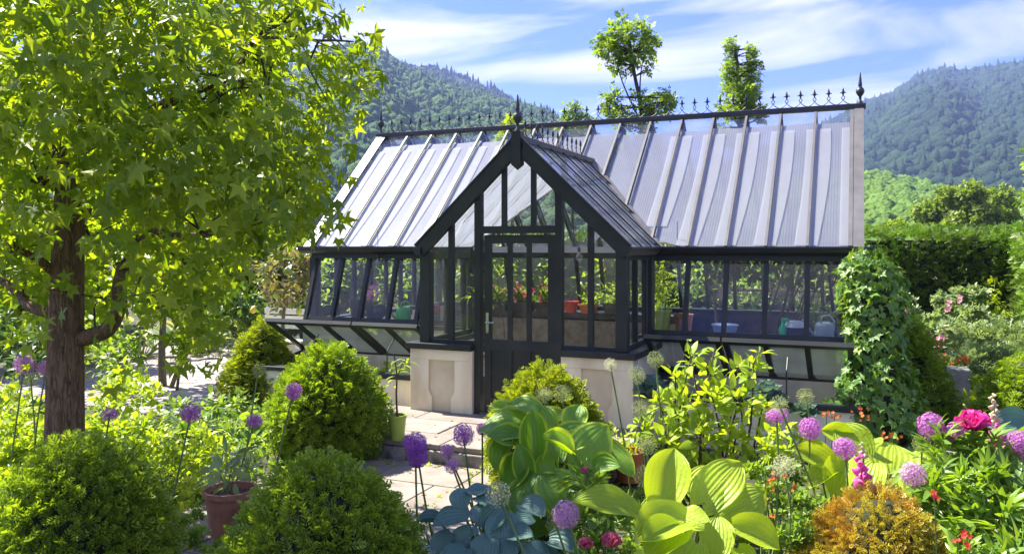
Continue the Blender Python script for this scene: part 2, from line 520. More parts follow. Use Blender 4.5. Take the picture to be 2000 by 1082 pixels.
M['twig'] = solid('twig', (0.035, 0.024, 0.016), (0.07, 0.05, 0.03), 8, rough=0.85)
M['stem'] = solid('green_stem', (0.10, 0.16, 0.04), (0.16, 0.23, 0.06), 6, rough=0.5)
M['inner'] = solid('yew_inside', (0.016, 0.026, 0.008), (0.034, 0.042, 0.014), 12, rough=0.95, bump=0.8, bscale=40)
M['white'] = solid('white_paint', (0.70, 0.70, 0.66), (0.76, 0.76, 0.72), 4, rough=0.5)
M['concrete'] = solid('pale_stone', (0.16, 0.155, 0.14), (0.27, 0.26, 0.235), 5, rough=0.9, bump=0.3)
M['steel'] = solid('steel', (0.55, 0.55, 0.54), (0.62, 0.62, 0.6), 5, rough=0.25, metal=1.0)

# ------------------------------------------------------------------ leaf shapes
def ovate(rows=4, width=0.5, fold=0.12, droop=0.18, power=0.8, tip=1.0):
    V = []; F = []; UV = []
    for i in range(rows + 1):
        t = i / rows
        wdt = width / 2 * math.sin(math.pi * min(1, t ** power * 0.98 + 0.02)) ** 0.85 if 0 < i < rows else 0.012
        z = -droop * t * t
        for k, u in enumerate((-1, 0, 1)):
            V.append((u * wdt, t, z + abs(u) * fold * wdt * 2)); UV.append((0.5 + 0.5 * u, t))
    for i in range(rows):
        for k in (0, 1):
            a = i * 3 + k
            F.append((a, a + 1, a + 4, a + 3))
    return Proto(V, F, UV)

def star(lobes, r_tip, r_notch, a0=-118, a1=118, droop=0.25, base=0.12):
    """lobed leaf, stalk at origin, main lobe along +Y"""
    V = [(0, base, 0.0)]; UV = [(0.5, 0.1)]
    n = len(lobes)
    pts = []
    for i in range(n):
        a = R(a0 + (a1 - a0) * i / (n - 1))
        wd = R((a1 - a0) / (n - 1)) * 0.22
        r = lobes[i] * r_tip
        for da, rr, dz in ((-wd, r * 0.62, 0.3), (0, r, 1), (wd, r * 0.62, 0.3)):
            pts.append((math.sin(a + da) * rr, base + math.cos(a + da) * rr, -droop * dz * rr))
        if i < n - 1:
            am = R(a0 + (a1 - a0) * (i + 0.5) / (n - 1))
            rn = r_notch * (lobes[i] + lobes[i + 1]) / 2
            pts.append((math.sin(am) * rn, base + math.cos(am) * rn, 0.03))
    V += pts; UV += [(0.5 + p[0], p[1]) for p in pts]
    F = [(0, i + 1, i) for i in range(1, len(pts))]
    V += [(0.008, -0.35, -0.10), (-0.008, -0.35, -0.10), (-0.008, base, 0.004), (0.008, base, 0.004)]
    UV += [(0.5, 0)] * 4
    k = len(V) - 4
    F.append((k, k + 1, k + 2, k + 3))
    return Proto(V, F, UV)

P_star = star([0.72, 0.95, 1.0, 0.95, 0.72], 0.62, 0.30)
P_star2 = star([0.62, 1.0, 1.05, 0.88, 0.60], 0.60, 0.33, -110, 112, 0.48)
P_star3 = star([0.8, 0.85, 1.0, 1.0, 0.7], 0.60, 0.28, -120, 115, 0.05)
P_ivy = star([0.55, 0.8, 1.0, 0.8, 0.55], 0.60, 0.42, -125, 125, 0.12)
P_ovate = ovate(4, 0.52)
P_small = ovate(2, 0.6, 0.1, 0.1)
P_lance = ovate(4, 0.24, 0.10, 0.30, 0.9)

def multi(parts):
    """parts: list of (proto, 3x3, offset)"""
    V = []; F = []; UV = []; o = 0
    for p, m, t in parts:
        v = p.v @ np.array(m).T + np.array(t)
        V += [tuple(a) for a in v]; UV += [tuple(a) for a in p.uv]
        i = 0
        for s in p.sizes:
            F.append(tuple(int(x) + o for x in p.loops[i:i + s])); i += s
        o += len(v)
    return Proto(V, F, UV)

def rotz(a):
    c, s = math.cos(a), math.sin(a)
    return np.array([[c, -s, 0], [s, c, 0], [0, 0, 1]])

def rotx(a):
    c, s = math.cos(a), math.sin(a)
    return np.array([[1, 0, 0], [0, c, -s], [0, s, c]])

# compound leaf of the peony, sprays of yew, tufts of small leaves
P_peony = multi([(P_lance, rotz(R(a)) @ (np.eye(3) * s), (0, o, 0)) for a, s, o in
                 ((0, 0.66, 0.34), (34, 0.56, 0.30), (-34, 0.56, 0.30), (62, 0.5, 0.14), (-62, 0.5, 0.14), (20, .45, .2), (-20, .45, .2))])
def sprig(n=9, length=1.0, nl=0.30, nw=0.055, curve=0.25, fan=62):
    V = []; F = []
    for i in range(n):
        t = (i + 0.5) / n
        c = Vector((0, t * length, -curve * t * t * length))
        for s in (-1, 1):
            a = R(fan) * (1 - 0.55 * t)
            l = nl * (0.75 + 0.5 * math.sin(math.pi * t)) * (1.0 if i < n - 1 else 0.7)
            d = Vector((math.sin(a) * s, math.cos(a), 0.16 - 0.3 * t)).normalized() * l
            q = Vector((-d.y, d.x, 0)).normalized() * nw / 2
            k = len(V)
            V += [c, c + d * 0.55 - q * 1.15, c + d, c + d * 0.55 + q * 1.15]
            F.append((k, k + 1, k + 2, k + 3))
    return Proto(V, F, [(0.5, 0.5)] * len(V))
_s = sprig(7, 1.0, 0.28, 0.08, 0.15)
P_yew = multi([(_s, np.eye(3), (0, 0, 0)), (sprig(4, 0.85, 0.24, 0.09, 0.1), np.array([[0, 0, 1.0], [0, 1, 0], [-1, 0, 0]]), (0, 0.08, 0))])
P_yew_far = sprig(5, 1.0, 0.36, 0.12)
P_tiny = Proto([(0, 0, 0), (0.3, 0.5, 0.06), (0, 1, -0.12), (-0.3, 0.5, 0.06)], [(0, 1, 2), (0, 2, 3)], [(.5, 0), (1, .5), (.5, 1), (0, .5)])
P_tuft = multi([(P_tiny, rotz(R(a)) @ rotx(R(e)) @ (np.eye(3) * s), (0, 0, z)) for a, e, s, z in
                ((0, 20, .6, 0), (75, 35, .55, .05), (150, 10, .6, .08), (215, 40, .5, .12), (290, 25, .6, .15), (30, 60, .5, .2))])
P_spray = multi([(P_small, rotz(R(a)) @ rotx(R(e)) @ (np.eye(3) * s), (0, y, 0)) for a, e, s, y in
                 ((55, 5, .4, .15), (-55, 10, .4, .25), (45, 0, .4, .45), (-45, 12, .4, .55), (0, 0, .42, .62))])

# leaf colours
LM = {}
LM['star'] = leaf_mat('sweetgum_leaf', (0.165, 0.265, 0.020), (0.345, 0.435, 0.040), tr=(1.48, 1.43, 0.28), trans=0.58, rough=0.40, spec=0.35)
LM['yew'] = leaf_mat('yew_needle', (0.12, 0.22, 0.022), (0.34, 0.45, 0.040), trans=0.36, rough=0.45, tr=(1.5, 1.45, .4))
LM['yewgold'] = leaf_mat('golden_yew_needle', (0.34, 0.30, 0.035), (0.58, 0.52, 0.07), trans=0.3, patch=(0.46, 0.28, 0.04), patch_scale=5, tr=(1.3, 1.2, .5))
LM['yewyel'] = leaf_mat('yellow_tipped_yew', (0.14, 0.21, 0.016), (0.38, 0.44, 0.035), trans=0.34, tr=(1.5, 1.4, .4))
LM['hedge'] = leaf_mat('hedge_needle', (0.085, 0.165, 0.018), (0.24, 0.36, 0.030), trans=0.3, tr=(1.15, 1.5, .4), patch=(0.13, 0.20, 0.026), patch_scale=0.9)
LM['ivy'] = leaf_mat('ivy_leaf', (0.06, 0.15, 0.022), (0.20, 0.33, 0.045), trans=0.3, rough=0.42, spec=0.35, tr=(1.7, 1.6, .4))
LM['apple'] = leaf_mat('shrub_leaf', (0.24, 0.36, 0.03), (0.42, 0.52, 0.06), trans=0.46, rough=0.45, spec=0.3, tr=(1.6, 1.5, .35))
LM['peony'] = leaf_mat('peony_leaf', (0.11, 0.22, 0.030), (0.24, 0.38, 0.050), trans=0.4, rough=0.38, tr=(1.8, 1.6, .4))
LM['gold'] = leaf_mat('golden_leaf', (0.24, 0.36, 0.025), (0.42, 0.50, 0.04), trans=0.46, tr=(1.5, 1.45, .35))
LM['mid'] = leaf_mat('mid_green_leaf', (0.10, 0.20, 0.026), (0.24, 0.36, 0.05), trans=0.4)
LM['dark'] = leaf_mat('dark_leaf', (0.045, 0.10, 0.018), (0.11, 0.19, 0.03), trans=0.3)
LM['silver'] = leaf_mat('grey_green_leaf', (0.19, 0.28, 0.12), (0.34, 0.42, 0.20), trans=0.35, tr=(1.4, 1.4, .7))
LM['grass'] = leaf_mat('strap_leaf', (0.075, 0.14, 0.06), (0.17, 0.24, 0.12), trans=0.3, rough=0.35, tr=(1.5, 1.5, .6))
LM['citrus'] = leaf_mat('lemon_leaf', (0.055, 0.095, 0.025), (0.21, 0.25, 0.08), trans=0.3, rough=0.3, patch=(0.23, 0.20, 0.13), patch_scale=3)
LM['tree'] = leaf_mat('tree_leaf', (0.11, 0.21, 0.024), (0.25, 0.36, 0.045), trans=0.46)
LM['treedk'] = leaf_mat('broad_tree_leaf', (0.13, 0.20, 0.03), (0.26, 0.33, 0.055), trans=0.4, tr=(1.5, 1.6, .6))
LM['hosta_green'] = leaf_mat('hosta_leaf', (0.11, 0.25, 0.028), (0.20, 0.36, 0.035), trans=0.4, rough=0.40, ribs=8, bump=0.35, tr=(1.9, 1.7, .25), margin=(0.34, 0.46, 0.03), margin_w=0.08)
LM['hosta_yellow'] = leaf_mat('yellow_hosta_leaf', (0.29, 0.42, 0.022), (0.40, 0.52, 0.035), trans=0.42, rough=0.42, ribs=9, bump=0.45, tr=(1.7, 1.55, .3))
LM['hosta_blue'] = leaf_mat('blue_hosta_leaf', (0.065, 0.15, 0.115), (0.12, 0.22, 0.16), trans=0.16, rough=0.5, ribs=9, bump=0.35, tr=(1.3, 1.6, .8))
LM['hosta_var'] = leaf_mat('variegated_hosta_leaf', (0.09, 0.17, 0.04), (0.15, 0.24, 0.05), trans=0.3, ribs=6, margin=(0.55, 0.55, 0.28), margin_w=0.14)
LM['cabbage'] = leaf_mat('cabbage_leaf', (0.10, 0.18, 0.15), (0.17, 0.25, 0.20), trans=0.2, ribs=4, tr=(1.4, 1.5, .7))
LM['vine'] = leaf_mat('vine_leaf', (0.035, 0.05, 0.02), (0.09, 0.11, 0.035), trans=0.35)

# ------------------------------------------------------------------ ground
GZ = -0.20
g = MB()
S = 4000
g.quad((-S, -S, GZ), (S, -S, GZ), (S, S, GZ), (-S, S, GZ))
ground = g.build('ground', M['ground'], kind='structure')

# ------------------------------------------------------------------ mountains with their woods
def vnoise(x, y, seed):
    """smooth value noise"""
    xi = np.floor(x).astype(np.int64); yi = np.floor(y).astype(np.int64)
    xf = x - xi; yf = y - yi
    u = xf * xf * (3 - 2 * xf); v = yf * yf * (3 - 2 * yf)
    def h(a, b):
        n = (a * 374761393 + b * 668265263 + seed * 974711) & 0x7fffffff
        n = ((n ^ (n >> 13)) * 1274126177) & 0x7fffffff
        return ((n ^ (n >> 16)) & 0xffff) / 65535.0
    return (h(xi, yi) * (1 - u) + h(xi + 1, yi) * u) * (1 - v) + (h(xi, yi + 1) * (1 - u) + h(xi + 1, yi + 1) * u) * v

def fbm(x, y, seed, o=4):
    s = 0; a = 1; t = 0
    for i in range(o):
        s = s + a * vnoise(x * 2 ** i, y * 2 ** i, seed + i); t += a; a *= 0.5
    return s / t

def forest_mat(name, c1, c2, c3):
    m, t, o = newmat(name); nn = t.nodes.new; ll = t.links.new
    geo = nn('ShaderNodeNewGeometry')
    mix = nn('ShaderNodeMix'); mix.data_type = 'RGBA'
    mix.inputs['A'].default_value = rgba(c1); mix.inputs['B'].default_value = rgba(c2)
    ll(geo.outputs['Random Per Island'], mix.inputs['Factor'])
    nz = nn('ShaderNodeTexNoise'); nz.inputs['Scale'].default_value = 0.009; nz.inputs['Detail'].default_value = 4
    ll(geo.outputs['Position'], nz.inputs['Vector'])
    rp = nn('ShaderNodeValToRGB'); rp.color_ramp.elements[0].position = 0.45; rp.color_ramp.elements[1].position = 0.6
    ll(nz.outputs['Fac'], rp.inputs[0])
    m2 = nn('ShaderNodeMix'); m2.data_type = 'RGBA'; ll(rp.outputs[0], m2.inputs['Factor'])
    ll(mix.outputs['Result'], m2.inputs['A']); m2.inputs['B'].default_value = rgba(c3)
    p = nn('ShaderNodeBsdfPrincipled'); p.inputs['Roughness'].default_value = 0.9; p.inputs['Specular IOR Level'].default_value = 0.1
    n3 = nn('ShaderNodeTexNoise'); n3.inputs['Scale'].default_value = 0.6; n3.inputs['Detail'].default_value = 4
    ll(geo.outputs['Position'], n3.inputs['Vector'])
    b = nn('ShaderNodeBump'); b.inputs['Strength'].default_value = 1.0; b.inputs['Distance'].default_value = 2.0
    ll(n3.outputs['Fac'], b.inputs['Height']); ll(b.outputs[0], p.inputs['Normal'])
    ll(m2.outputs['Result'], p.inputs['Base Color']); ll(p.outputs[0], o.inputs['Surface'])
    return m

def ico(sub=1, seed=0, squash=0.85, jit=0.18):
    import bmesh
    bm = bmesh.new(); bmesh.ops.create_icosphere(bm, subdivisions=sub, radius=1)
    rr = random.Random(seed)
    V = []
    for v in bm.verts:
        k = 1 + rr.uniform(-jit, jit)
        V.append((v.co.x * k, v.co.y * k, v.co.z * k * squash))
    F = [tuple(v.index for v in f.verts) for f in bm.faces]
    bm.free()
    return Proto(V, F)

def conifer_proto(seed=0):
    V = []; F = []; rr = random.Random(seed)
    for lv, (z0, z1, r) in enumerate(((-0.9, 0.5, 0.62), (-0.1, 1.1, 0.46), (0.6, 1.8, 0.30))):
        k = len(V)
        n = 6
        for i in range(n):
            a = 2 * math.pi * (i + 0.5 * lv) / n; q = r * rr.uniform(0.75, 1.2)
            V.append((math.cos(a) * q, math.sin(a) * q, z0))
        V.append((0, 0, z1))
        F += [(k + i, k + (i + 1) % n, k + n) for i in range(n)]
    return Proto(V, F)

BLOBS = [ico(1, s, 0.95, 0.2) for s in range(3)]
CONES = [conifer_proto(s) for s in range(3)]
m_slope = solid('forest_floor', (0.018, 0.030, 0.012), (0.035, 0.05, 0.018), 0.02, rough=0.95)

def mountain(name, prof, r_foot, r_crest, z_foot, seed, ntree, tree_r, conifer, fm, label, back=500, gully=0.16):
    """slope rising from r_foot to a crest at r_crest (metres from the garden) whose skyline in the photograph is prof"""
    px = np.array([p[0] for p in prof], float); py = np.array([p[1] for p in prof], float)
    a_of = np.arctan((px - 1000) / FPX)
    z_of = CAMH + (480 - py) / FPX * r_crest * np.cos(a_of)
    def height(a, r):
        crest = np.interp(a, a_of, z_of)
        t = (r - r_foot) / (r_crest - r_foot)
        up = np.clip(t, 0, 1)
        s = up ** 0.9
        gl = (fbm(a * 22 + t * 1.1, t * 2.2 + 0 * a, seed, 4) - 0.5) * gully * np.sin(np.pi * np.clip(up, 0, 1))
        bk = np.clip((r - r_crest) / back, 0, 1)
        return z_foot + (crest - z_foot) * np.clip(s + gl, 0, 1.05) * (1 - 0.55 * bk ** 1.3)
    na, nr = 140, 46
    A = np.linspace(a_of[0], a_of[-1], na)
    Rr = np.concatenate([np.linspace(r_foot, r_crest, 34), np.linspace(r_crest, r_crest + back, nr - 33)[1:]])
    AA, RR = np.meshgrid(A, Rr)
    H = height(AA, RR)
    def xyz(a, r, z):
        x = np.sin(a) * r; y = np.cos(a) * r
        return np.stack([x * CY - y * SY, x * SY + y * CY, z], -1)
    V = xyz(AA, RR, H).reshape(-1, 3)
    idx = np.arange(na * nr).reshape(nr, na)
    F = np.stack([idx[:-1, :-1], idx[:-1, 1:], idx[1:, 1:], idx[1:, :-1]], -1).reshape(-1)
    me = np_mesh(name, [(V, F, np.full(len(F) // 4, 4), np.zeros((len(V), 2)))])
    o = obj(name, me, m_slope, kind='structure')
    # woods
    lr = np.random.default_rng(seed)
    n = ntree
    a = lr.uniform(A[0], A[-1], n)
    r = r_foot + (r_crest * 1.06 - r_foot) * lr.uniform(0, 1, n) ** 0.8
    z = height(a, r)
    T = xyz(a, r, z)
    sc_ = tree_r * lr.uniform(0.55, 1.45, n) ** 1.2 * np.where(r > r_crest * 0.97, 0.8, 1.0)
    con = lr.uniform(0, 1, n) < conifer * (0.4 + 1.2 * fbm(a * 30, r / 90, seed + 9, 2))
    ch = []
    for k in range(3):
        s = (~con) & (np.arange(n) % 3 == k)
        th = lr.uniform(0, 6.28, s.sum())
        Mx = np.zeros((s.sum(), 3, 3))
        Mx[:, 0, 0] = np.cos(th); Mx[:, 0, 1] = -np.sin(th); Mx[:, 1, 0] = np.sin(th); Mx[:, 1, 1] = np.cos(th); Mx[:, 2, 2] = lr.uniform(0.9, 1.5, s.sum())
        ch.append(chunk(BLOBS[k], Mx * sc_[s][:, None, None], T[s] + np.array([0, 0, 0.4 * tree_r])))
        s = con & (np.arange(n) % 3 == k)
        Mx = np.tile(np.eye(3), (s.sum(), 1, 1))
        ch.append(chunk(CONES[k], Mx * sc_[s][:, None, None] * 1.05, T[s] + np.array([0, 0, 0.9 * tree_r])))
    f = obj('forest', np_mesh('forest', ch, smooth=True), fm, kind='stuff', label=label)
    f['category'] = 'forest'
    return o

fm1 = forest_mat('forest_near', (0.018, 0.050, 0.015), (0.066, 0.125, 0.026), (0.05, 0.095, 0.024))
fm2 = forest_mat('forest_far', (0.014, 0.036, 0.016), (0.034, 0.065, 0.022), (0.02, 0.042, 0.018))
fm3 = forest_mat('forest_hill', (0.06, 0.13, 0.022), (0.13, 0.21, 0.035), (0.085, 0.15, 0.025))
mountain('mountain', [(-500, 330), (-150, 290), (150, 250), (400, 190), (560, 140), (680, 92), (735, 100), (790, 135), (850, 160), (920, 185), (1000, 205), (1060, 222), (1160, 270), (1300, 330), (1500, 400)],
         300, 900, -4, 3, 15500, 4.1, 0.12, fm1, 'wooded mountainside rising to a peak just right of the big tree crown', back=300)
mountain('mountain', [(500, 150), (700, 135), (790, 131), (845, 133), (900, 152), (960, 175), (1000, 200), (1060, 245), (1200, 330), (1320, 400)],
         850, 1300, 30, 17, 5500, 5.0, 0.45, fm2, 'dark conifer wood on the second ridge behind the left-hand mountainside', back=400, gully=0.1)
mountain('mountain', [(1250, 420), (1400, 330), (1560, 275), (1690, 205), (1740, 190), (1790, 155), (1840, 140), (1900, 143), (2000, 130), (2150, 110), (2400, 100), (2700, 190)],
         600, 1900, -4, 23, 14500, 7.2, 0.10, fm2, 'blue-green forest covering the tall mountain beyond the right-hand hedge', back=400)
mountain('hill', [(1350, 400), (1560, 360), (1680, 350), (1740, 356), (1800, 366), (1850, 382), (1920, 398), (2000, 408), (2200, 430), (2500, 440)],
         150, 420, -2, 31, 7000, 2.5, 0.0, fm3, 'bright green wood on the low hill above the clipped hedge', back=100, gully=0.1)

# ------------------------------------------------------------------ paving
def paving(name, rects, z, t, m, parent, bev=0.008):
    for (x0, y0, x1, y1) in rects:
        c = MB(); dz = random.uniform(-0.004, 0.004)
        c.box((x0 + 0.006, y0 + 0.006, z - t), (x1 - 0.006, y1 - 0.006, z + dz))
        c.build('slab', m, parent, bevel=bev)

ter = MB().box((-5.35, 7.02, GZ - 0.1), (-2.05, 10.0, -0.055)).build('terrace', M['joint'], kind='structure')
rects = []
y = 7.0
for row, h in enumerate((0.42, 0.58, 0.55)):
    x = -5.38 + (0.0 if row % 2 else -0.0)
    widths = [(0.75, 0.9, 0.8, 0.9), (0.5, 0.9, 0.8, 0.75, 0.4), (0.8, 0.85, 0.9, 0.8)][row]
    for wd in widths:
        rects.append((x, y, x + wd, y + h)); x += wd
    y += h
paving('slab', rects, 0.0, 0.05, M['stone'], ter)
stp = MB()
for k, (a, b) in enumerate(((-5.38, -4.55), (-4.55, -3.62), (-3.62, -2.75), (-2.75, -2.05))):
    stp = MB().box((a + 0.005, 6.975, GZ), (b - 0.005, 7.02, -0.056)); stp.build('riser_stone', M['stone_dark'], ter, bevel=0.01)

lp = MB().box((-5.0, 3.6, GZ - 0.2), (-2.3, 6.97, GZ + 0.004)).build('path', M['joint'], kind='structure')
rects = []
y = 6.96
for row, h in enumerate((0.62, 0.7, 0.62, 0.72, 0.6)):
    x = -4.98
    for wd in [(0.9, 0.85, 0.92), (0.6, 0.95, 1.1), (0.9, 0.7, 1.05), (0.7, 1.0, .95), (0.9, 0.9, .85)][row]:
        rects.append((x, y - h, x + wd, y)); x += wd
    y -= h
paving('slab', rects, GZ + 0.03, 0.05, M['stone'], lp)

# far brick path on the left: laid in courses, one object per brick for the nearest rows
p0 = atg(240, 15.6, GZ); p1 = atg(560, 15.6, GZ)
fp = MB().box((-13.5, 7.6, GZ - 0.2), (-7.6, 12.9, GZ + 0.004)).build('path', M['joint'], kind='structure')
bm_me = MB().box((-0.145, -0.075, 0), (0.145, 0.075, 0.035)).mesh('brick')
bm_me.materials.append(M['paver'])
cells = []
yy = 7.7; row = 0
while yy < 12.85:
    xx = -13.4 + (0.15 if row % 2 else 0)
    while xx < -7.7:
        cells.append((xx, yy)); xx += 0.302
    yy += 0.160; row += 1
C3 = np.array([(c[0], c[1], GZ) for c in cells])
cx, cyy, cd = pix(C3)
vis = (cx > 250) & (cx < 620) & (cyy > 690) & (cyy < 800)
order = np.argsort(np.where(vis, cd, 1e6))
for i in order[:280]:
    o = bpy.data.objects.new('brick', bm_me); COL.objects.link(o); o.parent = fp
    o.location = (cells[i][0], cells[i][1], GZ + random.uniform(-0.004, 0.003) + 0.006)
rest = order[280:]
pb = Proto([v.co[:] for v in bm_me.vertices], [tuple(p.vertices) for p in bm_me.polygons])
Tb = C3[rest] + np.array([0, 0, 0.006])
obj('brick_paving', np_mesh('brick_paving', [chunk(pb, np.tile(np.eye(3), (len(Tb), 1, 1)), Tb)], smooth=False), M['paver'], fp, kind='stuff')

# path on the right beside the greenhouse, running back to the rose bed
rp = MB().box((0.75, 5.0, GZ - 0.2), (1.75, 14.5, GZ + 0.004)).build('path', M['joint'], kind='structure')
rects = []
y = 5.05
while y < 14:
    h = random.uniform(0.5, 0.7)
    rects += [(0.77, y, 1.28, y + h), (1.28, y, 1.73, y + h)]; y += h
paving('slab', rects, GZ + 0.03, 0.05, M['stone'], rp)

# ------------------------------------------------------------------ greenhouse
GH = thing('greenhouse', 'dark-framed Victorian glass greenhouse with grey ribbed roof, gabled porch and iron ridge cresting', 'greenhouse', (-3.7, 11.86, 0))
XI = [-0.10 - 0.452 * i for i in range(17)]          # glazing lines, right to left
XL, XR = XI[-1], XI[0]
EY, EZ = 9.86, 1.90          # front eave
RY, RZ = 11.86, 3.76         # ridge
BY = 2 * RY - EY
WT = (9.98, 1.80); WB = (9.69, 0.86)          # tilted front wall, top and sill
PX0, PX1, PXC = -4.70, -2.33, -3.515          # porch
PYF = 8.50
PEZ, PRZ = 1.90, 3.12
nf = Vector((0, -(RZ - EZ), RY - EY)).normalized()
slope_in = Vector((0, RY - EY, RZ - EZ)).normalized()

def on_roof(x, t, lift=0.0, back=False):
    y = EY + (RY - EY) * t; z = EZ + (RZ - EZ) * t
    n = nf
    if back: y = 2 * RY - y; n = Vector((0, -nf.y, nf.z))
    return Vector((x, y, z)) + n * lift

# where the porch roof meets the main roof
def valley_t(x):
    """t on the main roof where the porch roof's surface crosses, for x within the porch"""
    zz = PRZ - (PRZ - PEZ) * abs(x - PXC) / ((PX1 - PX0) / 2 + 0.06)
    return max(0.0, (zz - EZ) / (RZ - EZ))

# roof panes with the milky twin-wall sheet under the glass
edges_x = [XR + 0.0] + XI[1:]
for side in (0, 1):
    for i in range(16):
        x1, x0 = XI[i] - 0.004, XI[i + 1] + 0.004
        tr0 = tr1 = 0.0
        if not side:
            inp = [x for x in (x0, x1) if PX0 < x < PX1]
            if x1 > PX0 and x0 < PX1:
                tr0 = valley_t(x0) if PX0 < x0 < PX1 else 0.0
                tr1 = valley_t(x1) if PX0 < x1 < PX1 else 0.0
        pg = [on_roof(x0, tr0, 0.004, side), on_roof(x1, tr1, 0.004, side), on_roof(x1, 0.985, 0.004, side), on_roof(x0, 0.985, 0.004, side)]
        if x0 < PXC < x1 and not side:
            pg.insert(1, on_roof(PXC, valley_t(PXC), 0.004))
        if side: pg = pg[::-1]
        MB().slab(pg, nf if not side else (0, -nf.y, nf.z), 0.006).build('roof_pane', M['roofglass'], GH)
        if not side:
            ps = [on_roof(x0 + 0.012, max(tr0, 0.01) + (0.02 if tr0 else 0), -0.03), on_roof(x1 - 0.012, max(tr1, 0.01) + (0.02 if tr1 else 0), -0.03), on_roof(x1 - 0.012, 0.90 + random.uniform(-.01, .01), -0.03), on_roof(x0 + 0.012, 0.90 + random.uniform(-.01, .01), -0.03)]
            if i == 6:       # the slipped sheet that leaves a clear gap
                ps[0] = on_roof(x0 + 0.13, 0.01, -0.03); ps[3] = on_roof(x0 + 0.06, 0.89, -0.03)
            MB().slab(ps, nf, 0.004).build('twin_wall_sheet', M['sheet'], GH)
# pale strips shaped to paint the roof's bright bands, edges bowed
for i in range(0, 17):
    xc = XI[i]
    lo = 0.02
    if PX0 - 0.1 < xc < PX1 + 0.1: lo = valley_t(min(max(xc, PX0), PX1)) + 0.10
    if lo > 0.25: continue
    V = []; F = []
    n = 10
    for k in range(n + 1):
        t = lo + (0.845 - lo) * k / n
        bow = 0.075 * math.sin(math.pi * (t - 0.0) * 0.9)
        a = xc - (0.150 - 0.02 * t) + bow * 0.6
        b = xc + 0.10 + 0.055 * t + bow
        if i == 0: b = min(b, XR - 0.005); a = xc - 0.12
        if i == 16: a = max(a, XL + 0.005); b = xc + 0.16
        V += [on_roof(a, t, -0.016), on_roof(b, t, -0.016)]
    F = [(2 * k, 2 * k + 1, 2 * k + 3, 2 * k + 2) for k in range(n)]
    MB().add(V, F).build('bright_band', M['band_sheet'], GH)

# rafters: grey capping outside, dark bar inside
for side in (0, 1):
    for i, x in enumerate(XI):
        lo = 0.0
        if not side and PX0 < x < PX1: lo = valley_t(x)
        a, b = on_roof(x, lo, 0.018, side), on_roof(x, 0.992, 0.018, side)
        MB().bar(a, b, 0.030 if 0 < i < 16 else 0.045, 0.022, nf if not side else (0, -nf.y, nf.z)).build('rafter_cap', M['alu'], GH)
        a, b = on_roof(x, lo, -0.10, side), on_roof(x, 0.985, -0.10, side)
        MB().bar(a, b, 0.034, 0.07, nf if not side else (0, -nf.y, nf.z)).build('rafter', M['paint'], GH)
# verges
for x, nm in ((XR + 0.085, 0), (XL - 0.085, 1)):
    for side in (0, 1):
        a, b = on_roof(x, -0.01, 0.0, side), on_roof(x, 1.0, 0.0, side)
        MB().bar(a, b, 0.115, 0.07, nf if not side else (0, -nf.y, nf.z)).build('verge_board', M['alu'], GH)
# ridge and gutters
MB().box((XL - 0.16, RY - 0.07, RZ - 0.02), (XR + 0.17, RY + 0.07, RZ + 0.045)).build('ridge_cap', M['gutter'], GH, bevel=0.008)
def gutter(a, b, name='gutter'):
    """moulded gutter, front profile swept from a to b"""
    prof = [(0.0, 0.03), (-0.115, 0.035), (-0.115, 0.012), (-0.10, 0.005), (-0.085, -0.03), (-0.055, -0.06), (0.0, -0.07)]
    a = Vector(a); b = Vector(b); d = (b - a).normalized(); o_ = Vector((d.y, -d.x, 0))
    V = []; n = len(prof)
    for c in (a, b):
        for q, z in prof: V.append(c - o_ * q + Vector((0, 0, z)))
    F = [(i, i + 1, n + i + 1, n + i) for i in range(n - 1)] + [tuple(range(n)), tuple(range(2 * n - 1, n - 1, -1)), (n - 1, 0, n, 2 * n - 1)]
    return MB().add(V, F).build(name, M['gutter'], GH)
gutter((XL - 0.22, EY + 0.03, 1.875), (PX0 - 0.06, EY + 0.03, 1.875))
gutter((PX1 + 0.07, EY + 0.03, 1.875), (XR + 0.27, EY + 0.03, 1.875))
gutter((XR + 0.27, BY - 0.03, 1.875), (XL - 0.22, BY - 0.03, 1.875))
# eave beams
MB().box((XL - 0.05, 9.90, 1.74), (PX0, 10.02, 1.835)).build('eave_beam', M['paint'], GH)
MB().box((PX1, 9.90, 1.74), (XR + 0.05, 10.02, 1.835)).build('eave_beam', M['paint'], GH)
MB().box((XL - 0.05, BY - 0.16, 1.72), (XR + 0.05, BY - 0.04, 1.84)).build('eave_beam', M['paint'], GH)
MB().box((PX0, 9.93, 1.76), (PX1, 10.01, 1.83)).build('tie_beam', M['paint'], GH)

M['bench'] = solid('bench_wood', (0.035, 0.034, 0.030), (0.075, 0.070, 0.060), 6, rough=0.8)
M['board'] = solid('weathered_board', (0.16, 0.14, 0.10), (0.28, 0.25, 0.18), 7, rough=0.9, bump=0.2)
